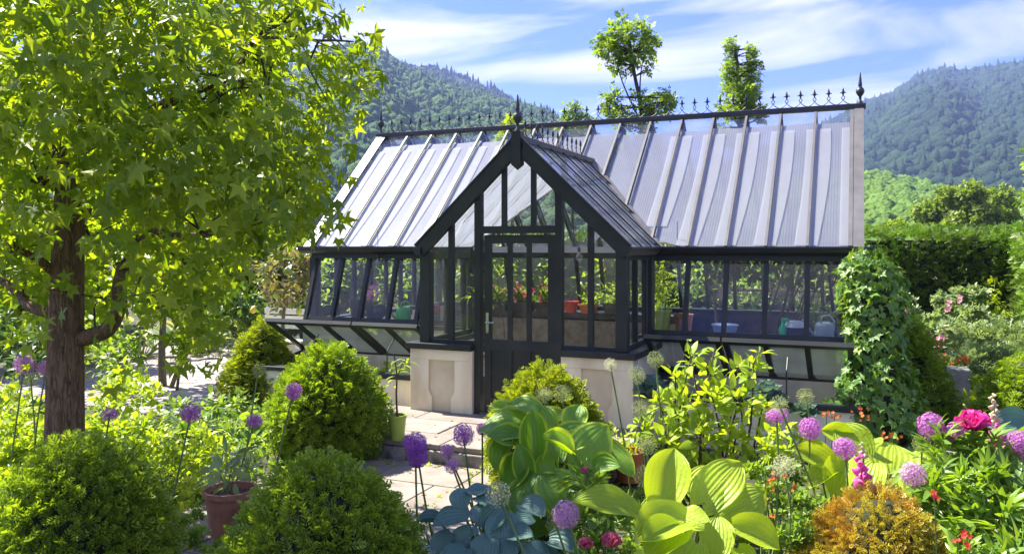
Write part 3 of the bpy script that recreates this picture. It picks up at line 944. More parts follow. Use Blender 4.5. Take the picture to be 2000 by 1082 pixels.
# front wall windows: mullions, sill, panes (each bay a pane)
def wall_pt(x, t, lift=0, back=False):
    y = WT[0] + (WB[0] - WT[0]) * t; z = WT[1] + (WB[1] - WT[1]) * t
    n = Vector((0, -(WT[1] - WB[1]), WT[0] - WB[0])).normalized()
    p = Vector((x, y, z)) + n * lift
    if back: p.y = 2 * RY - p.y
    return p
wn = Vector((0, -(WT[1] - WB[1]), WT[0] - WB[0])).normalized()
for back in (False, True):
    nn_ = wn if not back else Vector((0, -wn.y, wn.z))
    for i, x in enumerate(XI):
        if not back and PX0 - 0.02 < x < PX1 + 0.02: continue
        MB().bar(wall_pt(x, -0.02, 0, back), wall_pt(x, 1.0, 0, back), 0.055, 0.06, nn_).build('mullion', M['paint'], GH)
    for i in range(16):
        x1, x0 = XI[i] - 0.027, XI[i + 1] + 0.027
        if not back:
            if x0 < PX1 and x1 > PX0:
                if x1 > PX1: x0 = PX1 + 0.03
                elif x0 < PX0: x1 = PX0 - 0.03
                else: continue
            if x1 - x0 < 0.03: continue
        q = [wall_pt(x0, 1, 0, back), wall_pt(x1, 1, 0, back), wall_pt(x1, 0, 0, back), wall_pt(x0, 0, 0, back)]
        if back: q = q[::-1]
        MB().slab(q, nn_, 0.006).build('window_pane', M['glass'], GH)
        if not back:
            for tt, hh in ((0.025, 0.05), (0.972, 0.055)):
                MB().bar(wall_pt(x0, tt, 0, back), wall_pt(x1, tt, 0, back), hh, 0.045, nn_).build('window_rail', M['paint'], GH)
    for (a, b) in (((XL - 0.06, PX0 - 0.0), (PX1 + 0.0, XR + 0.06)) if not back else ((XL - 0.06, XR + 0.06),)):
        y0, y1 = (9.60, 9.86)
        if back: y0, y1 = 2 * RY - y1, 2 * RY - y0
        MB().box((a, y0, 0.80), (b, y1, 0.86)).build('window_sill', M['paint'], GH, bevel=0.006)
        y0, y1 = (9.66, 9.84)
        if back: y0, y1 = 2 * RY - y1, 2 * RY - y0
        MB().box((a + 0.03, y0, GZ), (b - 0.03, y1, 0.80)).build('base_wall', M['bench'] if back else M['render'], GH)
# gable ends
for x, sgn in ((XL, -1), (XR, 1)):
    w_ = MB().box((x - 0.08, 9.84, GZ), (x + 0.08, 2 * RY - 9.84, 0.80)).build('base_wall', M['render'], GH)
    MB().box((x - 0.10, 9.72, 0.80), (x + 0.10, 2 * RY - 9.72, 0.855)).build('window_sill', M['paint'], GH)
    MB().box((x - 0.035, 9.95, 1.75), (x + 0.035, 2 * RY - 9.95, 1.82)).build('transom', M['paint'], GH)
    for yv in np.linspace(9.98, 2 * RY - 9.98, 9):
        zt = EZ + (RZ - EZ) * (1 - abs(yv - RY) / (RY - EY)) - 0.12
        MB().box((x - 0.03, yv - 0.028, 0.856), (x + 0.03, yv + 0.028, 1.749)).build('mullion', M['paint'], GH)
        if zt > 1.95: MB().box((x - 0.03, yv - 0.022, 1.821), (x + 0.03, yv + 0.022, zt)).build('mullion', M['paint'], GH)
    ys = np.linspace(9.98, 2 * RY - 9.98, 9)
    for ya, yb in zip(ys[:-1], ys[1:]):
        MB().box((x - 0.004, ya + 0.03, 0.856), (x + 0.004, yb - 0.03, 1.749)).build('window_pane', M['glass'], GH)
        za = EZ + (RZ - EZ) * (1 - abs(ya + 0.03 - RY) / (RY - EY)) - 0.10; zb = EZ + (RZ - EZ) * (1 - abs(yb - 0.03 - RY) / (RY - EY)) - 0.10
        V = [(x, ya + 0.025, 1.822), (x, yb - 0.025, 1.822), (x, yb - 0.025, max(zb, 1.83)), (x, ya + 0.025, max(za, 1.83))]
        MB().slab(V, (1, 0, 0), 0.006).build('window_pane', M['glass'], GH)
    # outer corner post, upright
    for yv in (9.93, 2 * RY - 9.93):
        MB().box((x - 0.05 + sgn * 0.03, yv - 0.04, 0.86), (x + 0.05 + sgn * 0.03, yv + 0.04, 1.74)).build('corner_post', M['paint'], GH)
# inner posts and tie bars
for x in (XI[4], XI[8], XI[12]):
    MB().box((x - 0.03, RY - 0.03, 2.55), (x + 0.03, RY + 0.03, RZ - 0.12)).build('king_post', M['paint'], GH)
    MB().bar((x, EY + 0.85, 2.55), (x, BY - 0.85, 2.55), 0.04, 0.07).build('collar_tie', M['paint'], GH)
MB().box((XL, 13.55, 1.77), (XR, 13.6, 1.90)).build('plate_rail', M['white'], GH)

# ---- porch
HB = 0.086
def porch_roof(s, t, y, lift=0.0):
    """s = -1 left, 1 right; t 0 at eave, 1 at ridge"""
    hw = (PX1 - PX0) / 2 + 0.09
    n = Vector((s * (PRZ - PEZ), 0, hw)).normalized()
    return Vector((PXC + s * hw * (1 - t), y, PEZ + (PRZ - PEZ) * t)) + n * lift
pn = {s: Vector((s * (PRZ - PEZ), 0, (PX1 - PX0) / 2 + 0.09)).normalized() for s in (-1, 1)}
for s in (-1, 1):
    # bargeboard
    a, b = porch_roof(s, -0.015, PYF - 0.05, -0.055), porch_roof(s, 1.0, PYF - 0.05, -0.055)
    MB().bar(a, b, 0.08, 0.15, pn[s]).build('bargeboard', M['paint'], GH, bevel=0.006)
    a, b = porch_roof(s, 0.0, PYF - 0.075, 0.03), porch_roof(s, 1.0, PYF - 0.075, 0.03)
    MB().bar(a, b, 0.05, 0.022, pn[s]).build('barge_capping', M['paint'], GH)
    # panes and bars running up the porch roof
    ny = 5
    def yend(t):     # main roof surface at that height
        z = PEZ + (PRZ - PEZ) * t
        return EY + (RY - EY) * max(0, (z - EZ)) / (RZ - EZ)
    ys = [PYF + 0.0 + 0.45 * k for k in range(7)]
    for k in range(6):
        y0, y1 = ys[k], ys[k + 1]
        def tlow(y):
            return max(0.0, ((y - EY) / (RY - EY) * (RZ - EZ) + EZ - PEZ) / (PRZ - PEZ)) if y > EY else 0.0
        t0, t1 = tlow(y0), tlow(y1)
        if t0 >= 0.97: break
        t1 = min(t1, 0.99)
        q = [porch_roof(s, t0, y0 + 0.012), porch_roof(s, t1, y1 - 0.012), porch_roof(s, 0.985, y1 - 0.012), porch_roof(s, 0.985, y0 + 0.012)]
        if s < 0: q = q[::-1]
        MB().slab(q, pn[s], 0.006).build('roof_pane', M['glass'], GH)
        q2 = [p_ - pn[s] * 0.022 for p_ in q]
        MB().slab(q2, pn[s], 0.004).build('twin_wall_sheet', M['porch_sheet'], GH)
        if k: MB().bar(porch_roof(s, t0, y0, 0.014), porch_roof(s, 0.99, y0, 0.014), 0.026, 0.016, pn[s]).build('rafter_cap', M['paint'], GH)
    MB().bar(porch_roof(s, 0.0, EY - 0.02, 0.01), porch_roof(s, 0.99, yend(0.99) - 0.02, 0.01), 0.10, 0.012, (pn[s] + nf)).build('valley_flashing', M['alu'], GH)
    # porch eave gutter along the side, returned at the front
    hw = (PX1 - PX0) / 2 + 0.03
    xg = PXC + s * hw
    if s > 0: gutter((xg - 0.01, PYF - 0.12, 1.875), (xg - 0.01, EY - 0.08, 1.875))
    else: gutter((xg + 0.01, EY - 0.08, 1.875), (xg + 0.01, PYF - 0.12, 1.875))
MB().box((PXC - 0.045, PYF - 0.09, PRZ - 0.03), (PXC + 0.045, yend(1.0) + 0.02, PRZ + 0.03)).build('porch_ridge', M['gutter'], GH)
kp = MB().box((PXC - 0.055, PYF - 0.115, PRZ - 0.30), (PXC + 0.055, PYF - 0.005, PRZ + 0.07))
kp.add([(PXC - 0.055, PYF - 0.115, PRZ - 0.30), (PXC + 0.055, PYF - 0.115, PRZ - 0.30), (PXC + 0.055, PYF - 0.005, PRZ - 0.30), (PXC - 0.055, PYF - 0.005, PRZ - 0.30), (PXC, PYF - 0.06, PRZ - 0.36)], [(1, 0, 4), (2, 1, 4), (3, 2, 4), (0, 3, 4)])
kp.build('apex_post', M['paint'], GH)
# posts
for s, x in ((-1, PX0), (1, PX1)):
    MB().box((x - 0.065, PYF - 0.055, 0.79), (x + 0.065, PYF + 0.065, 1.86)).build('corner_post', M['paint'], GH, bevel=0.008)
    MB().box((x - 0.035, PYF + 0.066, 1.76), (x + 0.035, 9.93, 1.86)).build('porch_plate', M['paint'], GH)
    MB().box((x - 0.035, PYF + 0.066, 0.79), (x + 0.035, 9.70, 0.84)).build('window_rail', M['paint'], GH)
    sy = [PYF + 0.066, PYF + 0.52, PYF + 0.97, 9.70]
    for k in range(3):
        MB().box((x - 0.004, sy[k] + 0.02, 0.841), (x + 0.004, sy[k + 1] - 0.02, 1.759)).build('window_pane', M['glass'], GH)
        if k: MB().box((x - 0.03, sy[k] - 0.025, 0.841), (x + 0.03, sy[k] + 0.025, 1.759)).build('mullion', M['paint'], GH)
    MB().box((x - 0.05, 9.62, 0.79), (x + 0.05, 9.78, 1.86)).build('corner_post', M['paint'], GH)
# door jambs up to the roof, mullions between
DX0, DX1 = -4.02, -3.04
def gable_z(x): return PEZ + (PRZ - PEZ) * (1 - abs(x - PXC) / ((PX1 - PX0) / 2 + 0.09)) - 0.11
for x, wd in ((DX0 - 0.0, 0.075), (DX1 + 0.0, 0.075)):
    MB().box((x - wd / 2, PYF - 0.045, 0.0), (x + wd / 2, PYF + 0.055, gable_z(x))).build('door_jamb', M['paint'], GH)
for x in (-4.37, -2.68):
    MB().box((x - 0.03, PYF - 0.03, 0.79), (x + 0.03, PYF + 0.03, gable_z(x))).build('mullion', M['paint'], GH)
for x in (-3.70, -3.345):
    MB().box((x - 0.025, PYF - 0.03, 2.14), (x + 0.025, PYF + 0.03, gable_z(x))).build('mullion', M['paint'], GH)
MB().box((DX0 + 0.0376, PYF - 0.05, 2.06), (DX1 - 0.0376, PYF + 0.055, 2.14)).build('door_head', M['paint'], GH)
for a, b in ((PX0 + 0.066, -4.40), (-4.34, DX0 - 0.038), (DX1 + 0.038, -2.71), (-2.65, PX1 - 0.066)):
    MB().box((a, PYF - 0.025, 0.79), (b, PYF + 0.03, 0.83)).build('window_rail', M['paint'], GH)
    V = [(a, PYF, 0.831), (b, PYF, 0.831), (b, PYF, gable_z(b)), (a, PYF, gable_z(a))]
    MB().slab(V, (0, -1, 0), 0.006).build('window_pane', M['glass'], GH)
xs = [DX0 + 0.038, -3.725, -3.675, -3.37, -3.32, DX1 - 0.038]
for a, b in ((xs[0], xs[1]), (xs[2], xs[3]), (xs[4], xs[5])):
    V = [(a, PYF, 2.141), (b, PYF, 2.141), (b, PYF, gable_z(b)), (a, PYF, gable_z(a))]
    if a < PXC < b: V.insert(3, (PXC, PYF, gable_z(PXC)))
    MB().slab(V, (0, -1, 0), 0.006).build('window_pane', M['glass'], GH)
# base walls of the porch with recessed panels
def panel_wall(x0, x1, px0, px1, nm):
    yf = PYF - 0.09
    z0, z1 = 0.10, 0.60
    o_ = MB()
    # wall body behind, raised frame in front leaves the shouldered recess
    MB().box((x0, yf + 0.03, GZ), (x1, PYF + 0.12, 0.72)).build('base_wall', M['recess'], GH)
    # frame pieces
    sh = 0.045
    top = MB().box((x0, yf, z1), (x1, yf + 0.029, 0.72))
    def prism(P):
        V = [(p[0], yf, p[1]) for p in P] + [(p[0], yf + 0.029, p[1]) for p in P]; n = len(P)
        top.add(V, [tuple(range(n)), tuple(range(2 * n - 1, n - 1, -1))] + [(i, i + n, (i + 1) % n + n, (i + 1) % n) for i in range(n)])
    prism([(x0, GZ), (px0 + sh, GZ), (px0 + sh, 0.17), (px0, 0.24), (px0, z1), (x0, z1)])
    prism([(px1 - sh, GZ), (x1, GZ), (x1, z1), (px1, z1), (px1, 0.24), (px1 - sh, 0.17)])
    top.build('wall_frame', M['render'], GH, bevel=0.006)
panel_wall(-4.87, -4.065, -4.63, -4.29, 'l')
panel_wall(-2.995, -2.19, -2.76, -2.42, 'r')
for a, b in ((-4.91, -4.062), (-2.998, -2.15)):
    MB().box((a, PYF - 0.135, 0.72), (b, PYF + 0.10, 0.79)).build('porch_sill', M['paint'], GH, bevel=0.008)
for s, (a, b) in ((-1, (-4.87, -4.60)), (1, (-2.44, -2.19))):
    MB().box((a, PYF + 0.121, GZ), (b, 9.66, 0.72)).build('base_wall', M['render'], GH)
    aa, bb = (a - 0.04, b) if s < 0 else (a, b + 0.04)
    MB().box((aa, PYF + 0.101, 0.72), (bb, 9.61, 0.788)).build('porch_sill', M['paint'], GH)
MB().box((DX0 + 0.038, PYF - 0.06, 0.0), (DX1 - 0.038, PYF + 0.08, 0.025)).build('threshold', M['stone_dark'], GH)

# door, standing a hand's breadth ajar
dr = MB()
dx0, dx1 = DX0 + 0.075, DX1 - 0.045
dr_y0, dr_y1 = PYF - 0.02, PYF + 0.025
st = [dx0, dx0 + 0.085, dx1 - 0.085, dx1]
g1 = [st[1] + (st[2] - st[1]) * k / 3 for k in range(4)]
dr.box((st[0], dr_y0, 0.03), (st[1], dr_y1, 2.04)); dr.box((st[2], dr_y0, 0.03), (st[3], dr_y1, 2.04))
dr.box((st[1], dr_y0, 1.945), (st[2], dr_y1, 2.04)); dr.box((st[1], dr_y0, 0.74), (st[2], dr_y1, 0.86)); dr.box((st[1], dr_y0, 0.03), (st[2], dr_y1, 0.20))
for k in (1, 2):
    dr.box((g1[k] - 0.025, dr_y0, 0.86), (g1[k] + 0.025, dr_y1, 1.945)); dr.box((g1[k] - 0.025, dr_y0, 0.20), (g1[k] + 0.025, dr_y1, 0.74))
door = dr.build('door', M['paint'], GH)
for k in range(3):
    a = g1[k] + (0.025 if k else 0); b = g1[k + 1] - (0.025 if k < 2 else 0)
    MB().box((a, PYF - 0.002, 0.861), (b, PYF + 0.004, 1.944)).build('door_pane', M['glass'], door)
    MB().box((a, PYF - 0.005, 0.201), (b, PYF + 0.01, 0.739)).build('door_panel', M['paint'], door)
hd = MB().box((st[0] + 0.025, dr_y0 - 0.008, 0.93), (st[0] + 0.060, dr_y0 - 0.0005, 1.16))
hd.tube([(st[0] + 0.042, dr_y0 - 0.008, 1.05), (st[0] + 0.042, dr_y0 - 0.05, 1.05), (st[0] + 0.15, dr_y0 - 0.052, 1.05)], 0.010, 8)
hd.build('door_handle', M['steel'], door)
hg = MB().box((dx1 + 0.002, dr_y0 - 0.004, 1.74), (dx1 + 0.02, dr_y0 + 0.01, 1.84)); hg.build('hinge', M['steel'], door)
hg = MB().box((dx1 + 0.002, dr_y0 - 0.004, 0.25), (dx1 + 0.02, dr_y0 + 0.01, 0.35)); hg.build('hinge', M['steel'], door)

# ---- ridge cresting
def crest_mesh(wd):
    m = MB()
    n = 8
    arc = [(-wd / 2 + wd * k / n, 0, 0.055 - 0.05 * math.sin(math.pi * k / n)) for k in range(n + 1)]
    # hanging arcs meet under each spear
    arc = [(wd * (k / n - 0.5), 0, 0.012 + 0.058 * (abs(k / n - 0.5) * -2 + 1) ** 2) for k in range(n + 1)]
    m.tube(arc, 0.006, 5)
    for s in (-1, 1):
        m.tube([(0, 0, 0.07), (s * 0.016, 0, 0.09), (s * 0.02, 0, 0.107), (0, 0, 0.132)], 0.0055, 5)
        m.tube([(0, 0, 0.145), (s * 0.018, 0, 0.172), (s * 0.034, 0, 0.172), (s * 0.036, 0, 0.158)], [0.007, 0.009, 0.007, 0.004], 5)
    m.lathe([(0, 0.128), (0.011, 0.138), (0.009, 0.15), (0.0075, 0.16), (0.016, 0.185), (0.011, 0.21), (0.0, 0.245)], (0, 0, 0), 6)
    return m.mesh('ridge_fleur', True)
cm = crest_mesh(0.182); cm.materials.append(M['iron'])
nx = 40
for k in range(nx):
    o = bpy.data.objects.new('ridge_fleur', cm); COL.objects.link(o); attach(o, GH)
    o.location = (XL + 0.02 + (XR - XL - 0.04) * (k + 0.5) / nx, RY, RZ + 0.04)
for k in range(12):
    o = bpy.data.objects.new('ridge_fleur', cm); COL.objects.link(o); attach(o, GH)
    o.location = (PXC, PYF + 0.17 + 0.182 * k, PRZ + 0.025); o.rotation_euler = (0, 0, R(90)); o.scale = (1, 1, 0.9)
def finial(p):
    MB().lathe([(0.035, 0), (0.035, 0.03), (0.018, 0.05), (0.018, 0.10), (0.03, 0.115), (0.052, 0.15), (0.055, 0.175), (0.045, 0.205), (0.02, 0.235), (0.026, 0.245), (0.024, 0.27), (0.008, 0.42), (0.0, 0.43)], p, 12).build('finial', M['iron'], GH, smooth=True)
finial((XR + 0.10, RY, RZ + 0.04)); finial((XL - 0.10, RY, RZ + 0.04)); finial((PXC, PYF - 0.06, PRZ + 0.06))

# ------------------------------------------------------------------ cold frames
def cold_frame(label, x0, x1, lids, grp):
    cf = thing('cold_frame', label, 'cold frame', ((x0 + x1) / 2, 9.2, GZ), 'cold frames along the greenhouse')
    yf, yb = 8.72, 9.595
    MB().box((x0, yf, GZ), (x1, yf + 0.13, 0.28)).build('front_wall', M['render'], cf)
    ps = [MB().box((x0, yf + 0.131, GZ), (x0 + 0.13, yb, 0.28)), MB().box((x1 - 0.13, yf + 0.131, GZ), (x1, yb, 0.28))]
    for p in ps: p.build('side_wall', M['render'], cf)
    MB().box((x0 - 0.04, yf - 0.035, 0.281), (x1 + 0.04, yf + 0.15, 0.335)).build('coping', M['paint'], cf, bevel=0.006)
    for xa in (x0 - 0.04, x1 - 0.14):
        MB().add([(xa, yf + 0.151, 0.281), (xa + 0.18, yf + 0.151, 0.281), (xa + 0.18, yb, 0.281), (xa, yb, 0.281), (xa, yf + 0.151, 0.335), (xa + 0.18, yf + 0.151, 0.335), (xa + 0.18, yb, 0.45), (xa, yb, 0.45)],
                 [(3,2,1,0),(4,5,6,7),(0,1,5,4),(1,2,6,5),(2,3,7,6),(3,0,4,7)]).build('coping', M['paint'], cf)
    MB().box((x0 + 0.131, yf + 0.131, GZ), (x1 - 0.131, yb, 0.14)).build('soil', M['soil'], cf)
    for (a, b, nb) in lids:
        hy, hz = 9.57, 0.46
        ang = R(31)
        def lp_(x, u, lift=0): return Vector((x, hy - math.cos(ang) * u, hz + math.sin(ang) * u)) + Vector((0, -math.sin(ang) * -1 * 0 - math.sin(ang) * lift * 1.0, math.cos(ang) * lift)) if False else Vector((x, hy - math.cos(ang) * u + math.sin(ang) * lift * 1.0 * 0, hz + math.sin(ang) * u + lift))
        nrm = Vector((0, math.sin(ang), math.cos(ang)))
        Ln = 0.92
        lid = MB()
        lid.bar(lp_(a, Ln - 0.03), lp_(b, Ln - 0.03), 0.075, 0.05, nrm)
        lid.bar(lp_(a, 0.03), lp_(b, 0.03), 0.075, 0.05, nrm)
        xs_ = np.linspace(a + 0.03, b - 0.03, nb + 1)
        for x in xs_: lid.bar(lp_(x, 0.07), lp_(x, Ln - 0.07), 0.055, 0.046, nrm)
        lo = lid.build('lid', M['paint'], cf)
        for xa, xb in zip(xs_[:-1], xs_[1:]):
            MB().slab([lp_(xa + 0.028, 0.068), lp_(xb - 0.028, 0.068), lp_(xb - 0.028, Ln - 0.068), lp_(xa + 0.028, Ln - 0.068)], nrm, 0.005).build('lid_pane', M['lidglass'], lo)
        xm = (a + b) / 2
        MB().tube([(xm, 8.85, 0.34), (xm, 8.86, 0.60), lp_(xm, 0.62, -0.03)], 0.009, 6).build('stay_bar', M['paint'], lo)
    return cf
cold_frame('cream-walled cold frame with two raised glass lids on the lemon tree side of the porch', -7.45, -4.875, [(-7.30, -5.95, 3), (-5.93, -4.99, 2)], 0)
cold_frame('cream-walled cold frame with raised lids beside the ivy', -2.185, -0.02, [(-2.17, -1.355, 2), (-1.335, -0.06, 3)], 1)

# staging inside: benches along the back and the front
def bench(label, x0, x1, y0, y1, z):
    b = thing('staging_bench', label, 'bench', ((x0 + x1) / 2, (y0 + y1) / 2, 0))
    MB().box((x0, y0, z - 0.09), (x1, y1, z)).build('bench_top', M['bench'], b)
    for x in np.linspace(x0 + 0.08, x1 - 0.08, max(2, int((x1 - x0) / 1.1) + 1)):
        for y in (y0 + 0.06, y1 - 0.06):
            MB().box((x - 0.03, y - 0.03, 0.002), (x + 0.03, y + 0.03, z - 0.091)).build('leg', M['bench'], b)
    MB().box((x0 + 0.05, y0 + 0.02, 0.15), (x1 - 0.05, y0 + 0.045, z - 0.12)).build('front_board', M['board'], b)
    return b
MB().box((XL + 0.1, 9.86, GZ), (XR - 0.1, 2 * RY - 9.86, 0.0)).build('floor', M['stone'], kind='structure')
MB().box((PX0 + 0.15, PYF + 0.13, GZ), (PX1 - 0.15, 9.855, -0.002)).build('floor', M['stone'], kind='structure')
bench('long dark slatted bench along the rear glazing with geraniums', -6.5, -2.6, 13.0, 13.75, 0.80)
bench('dark staging bench behind the leaning windows beside the lemon tree', XL + 0.12, -4.95, 9.90, 10.55, 0.84)
bench('dark staging bench behind the window panes beside the ivy', -1.75, XR - 0.1, 9.90, 10.5, 0.84)

# ------------------------------------------------------------------ vegetation builders
def cam_dir(T):
    return unit(np.array([0, 0, CAMH]) - T)

def yew(label, px, d, rx, h, n, size, mat, shape='dome', far=False, cat='yew bush', name='yew_bush', z0=GZ, lean=0.0):
    b = atg(px, d, z0)
    root = thing(name, label, cat, b)
    def prof(t):
        if shape == 'cone':
            return rx * np.clip(np.where(t < 0.18, 0.80 + t / 0.18 * 0.20, 1 - (t - 0.18) / 0.82), 0, 1) ** 0.72
        return rx * np.clip(np.where(t < 0.38, 0.74 + 0.26 * np.sin(t / 0.38 * np.pi / 2), np.clip(1 - np.clip((t - 0.38) / 0.62, 0, 1) ** 1.5, 0, 1) ** 0.72), 0, 1)
    # rejection by circumference so the sprays spread evenly
    t = rng.uniform(0.0, 0.985, n * 3); r = prof(t)
    keep = rng.uniform(0, rx, n * 3) < np.maximum(r, rx * 0.12); t = t[keep][:n]; n = len(t)
    a = rng.uniform(0, 2 * np.pi, n)
    lump = 0.85 + 0.30 * fbm(a * 1.9 + 3, t * 5.0 + px * 0.1, 41, 3) + rng.normal(0, 0.03, n) + np.where(rng.uniform(0, 1, n) < 0.04, rng.uniform(0.03, 0.14, n), 0)
    dep = rng.uniform(0.86, 1.04, n) * lump
    r = prof(t) * dep
    dt = 0.01; dr = (prof(np.minimum(t + dt, .999)) - prof(np.maximum(t - dt, 0)))
    nz = -dr / (2 * dt * h)
    nrm = unit(np.stack([np.cos(a), np.sin(a), nz], -1))
    T = np.stack([b.x + np.cos(a) * r, b.y + np.sin(a) * r, z0 + h * t * (0.94 + 0.06 * dep)], -1)
    dirn = unit(nrm * 0.9 + np.array([0, 0, 0.28]) + rng.normal(0, 0.42, (n, 3)))
    up = unit(nrm * 0.5 + np.array([0, 0, 0.8]) + rng.normal(0, 0.35, (n, 3)))
    Mx = frames(dirn, up, size * rng.uniform(0.65, 1.3, n))
    T = T - dirn * size * 0.35
    p = P_yew_far if far else P_yew
    obj('foliage', np_mesh('foliage', [chunk(p, Mx, T)], smooth=False), mat, root, kind='stuff')
    # dense dark wood inside
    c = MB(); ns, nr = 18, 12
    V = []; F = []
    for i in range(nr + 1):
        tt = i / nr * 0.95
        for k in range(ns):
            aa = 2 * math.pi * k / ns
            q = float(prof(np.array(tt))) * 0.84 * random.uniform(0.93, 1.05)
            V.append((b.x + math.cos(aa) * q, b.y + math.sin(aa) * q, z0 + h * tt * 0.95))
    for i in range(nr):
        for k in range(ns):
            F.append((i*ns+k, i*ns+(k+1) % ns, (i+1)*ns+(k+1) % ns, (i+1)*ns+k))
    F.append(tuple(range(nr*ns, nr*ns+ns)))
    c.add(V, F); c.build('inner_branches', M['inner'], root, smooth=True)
    return root

def limb(pts, r0, r1, n=7, jitter=0.0, seg=4):
    """smooth branch through pts"""
    P = [Vector(p) for p in pts]
    outp = []
    for i in range(len(P) - 1):
        p0 = P[max(i - 1, 0)]; p1 = P[i]; p2 = P[i + 1]; p3 = P[min(i + 2, len(P) - 1)]
        for k in range(seg):
            t = k / seg
            q = 0.5 * ((2 * p1) + (p2 - p0) * t + (2*p0 - 5*p1 + 4*p2 - p3) * t * t + (3*p1 - p0 - 3*p2 + p3) * t ** 3)
            outp.append(q + Vector((random.uniform(-jitter, jitter), random.uniform(-jitter, jitter), random.uniform(-jitter, jitter))))
    outp.append(P[-1])
    m = len(outp)
    rad = [r0 + (r1 - r0) * (i / (m - 1)) for i in range(m)]
    return outp, rad

def cloud_points(clusters, n, shell=0.55):
    """points in blobs (x, y, z, r); more towards the outside"""
    C = np.array([(c[0], c[1], c[2]) for c in clusters]); r = np.array([c[3] for c in clusters])
    w_ = r ** 2; k = rng.choice(len(r), n, p=w_ / w_.sum())
    v = rvec(n); q = (shell + (1 - shell) * rng.uniform(0, 1, n)) * r[k]
    return C[k] + v * q[:, None], v, k

def plant(name, label, cat, base, clusters, proto, mat, n, size, cap=0, group=None, stem_mat=None, stem_r=0.012, droop=0.2, shell=0.4, leafname='leaf', stems=True, updir=0.15, outw=0.7):
    root = thing(name, label, cat, base, group)
    T, v, k = cloud_points(clusters, n, shell)
    T[:, 2] = np.maximum(T[:, 2], base[2] + 0.015)
    dirn = unit(v * outw + np.array([0, 0, updir - droop]) + rng.normal(0, 0.45, (n, 3)))
    nrm = unit(v * 0.4 + np.array([0, 0, 0.9]) + rng.normal(0, 0.45, (n, 3)))
    Mx = frames(dirn, nrm, size * rng.uniform(0.6, 1.25, n))
    if cap:
        me = proto.mesh(leafname); me.materials.append(mat)
        leaf_objects(root, me, mat, Mx, T, cap, leafname, 'foliage', proto)
    else:
        obj('foliage', np_mesh('foliage', [chunk(proto, Mx, T)]), mat, root, kind='stuff')
    if stems:
        s = MB()
        for c in clusters:
            b0 = Vector(base) + Vector((random.uniform(-.5, .5), random.uniform(-.5, .5), 0)) * min(0.12, c[3])
            e = Vector(c[:3]) + Vector((0, 0, c[3] * 0.5))
            mid = (b0 + e) / 2 + Vector((random.uniform(-1, 1), random.uniform(-1, 1), 0.3)) * 0.12 * (e - b0).length
            p, rr = limb([b0, mid, e], stem_r, stem_r * 0.3, seg=4)
            s.tube(p, rr, 5)
        s.build('stem', stem_mat or M['twig'], root, smooth=True)
    return root

def pc(px, py, d, rpx, k=1.0):
    """cluster from photo place: radius given in photo pixels"""
    p = at(px, py, d)
    return (p.x, p.y, p.z, rpx * d / FPX * k)

# ------------------------------------------------------------------ hedges
def hedge(label, x0, x1, y0, y1, z1, dens, size, mat, faces):
    h = thing('clipped_hedge', label, 'hedge', ((x0 + x1) / 2, (y0 + y1) / 2, GZ))
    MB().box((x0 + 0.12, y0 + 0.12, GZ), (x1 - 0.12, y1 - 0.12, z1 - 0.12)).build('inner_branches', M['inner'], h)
    ch = []
    for f in faces:
        if f == 'front': ar = (x1 - x0) * (z1 - GZ)
        elif f == 'top': ar = (x1 - x0) * (y1 - y0)
        else: ar = (y1 - y0) * (z1 - GZ)
        n = int(ar * dens)
        u = rng.uniform(0, 1, n); v = rng.uniform(0, 1, n)
        if f == 'front':
            T = np.stack([x0 + u * (x1 - x0), np.full(n, y0), GZ + v * (z1 - GZ)], -1); nm = np.array([0, -1, 0.0])
        elif f == 'top':
            T = np.stack([x0 + u * (x1 - x0), y0 + v * (y1 - y0), np.full(n, z1)], -1); nm = np.array([0, 0, 1.0])
        else:
            T = np.stack([np.full(n, x0 if f == 'left' else x1), y0 + u * (y1 - y0), GZ + v * (z1 - GZ)], -1); nm = np.array([-1.0 if f == 'left' else 1.0, 0, 0])
        bump = (fbm(T[:, 0] * 1.3 + T[:, 1], T[:, 2] * 1.5 + T[:, 1] * 0.7, 77, 4) - 0.5) * 0.20 + rng.normal(0, 0.03, n)
        T = T + nm * bump[:, None]
        dirn = unit(nm * 0.75 + np.array([0, 0, 0.35]) + rng.normal(0, 0.5, (n, 3)))
        ch.append(chunk(P_yew_far, frames(dirn, unit(rng.normal(0, 0.5, (n, 3)) + np.array([0, -0.3, 0.8])), size * rng.uniform(0.6, 1.4, n)), T))
    obj('foliage', np_mesh('foliage', ch, smooth=False), mat, h, kind='stuff')
    return h
hedge('tall clipped hedge with sunlit top behind the rose bed', -1.2, 2.55, 16.6, 18.0, 2.14, 420, 0.125, LM['hedge'], ('front', 'top'))
hedge('sunlit hedge running towards the viewer at the picture edge, beside the rose bed', 2.55, 4.0, 11.5, 18.0, 2.16, 170, 0.17, LM['hedge'], ('left', 'top', 'front'))
hedge('dark clipped hedge behind the greenhouse and the lemon tree', -16.5, -1.2, 17.2, 18.6, 2.0, 120, 0.21, LM['dark'], ('front', 'top'))

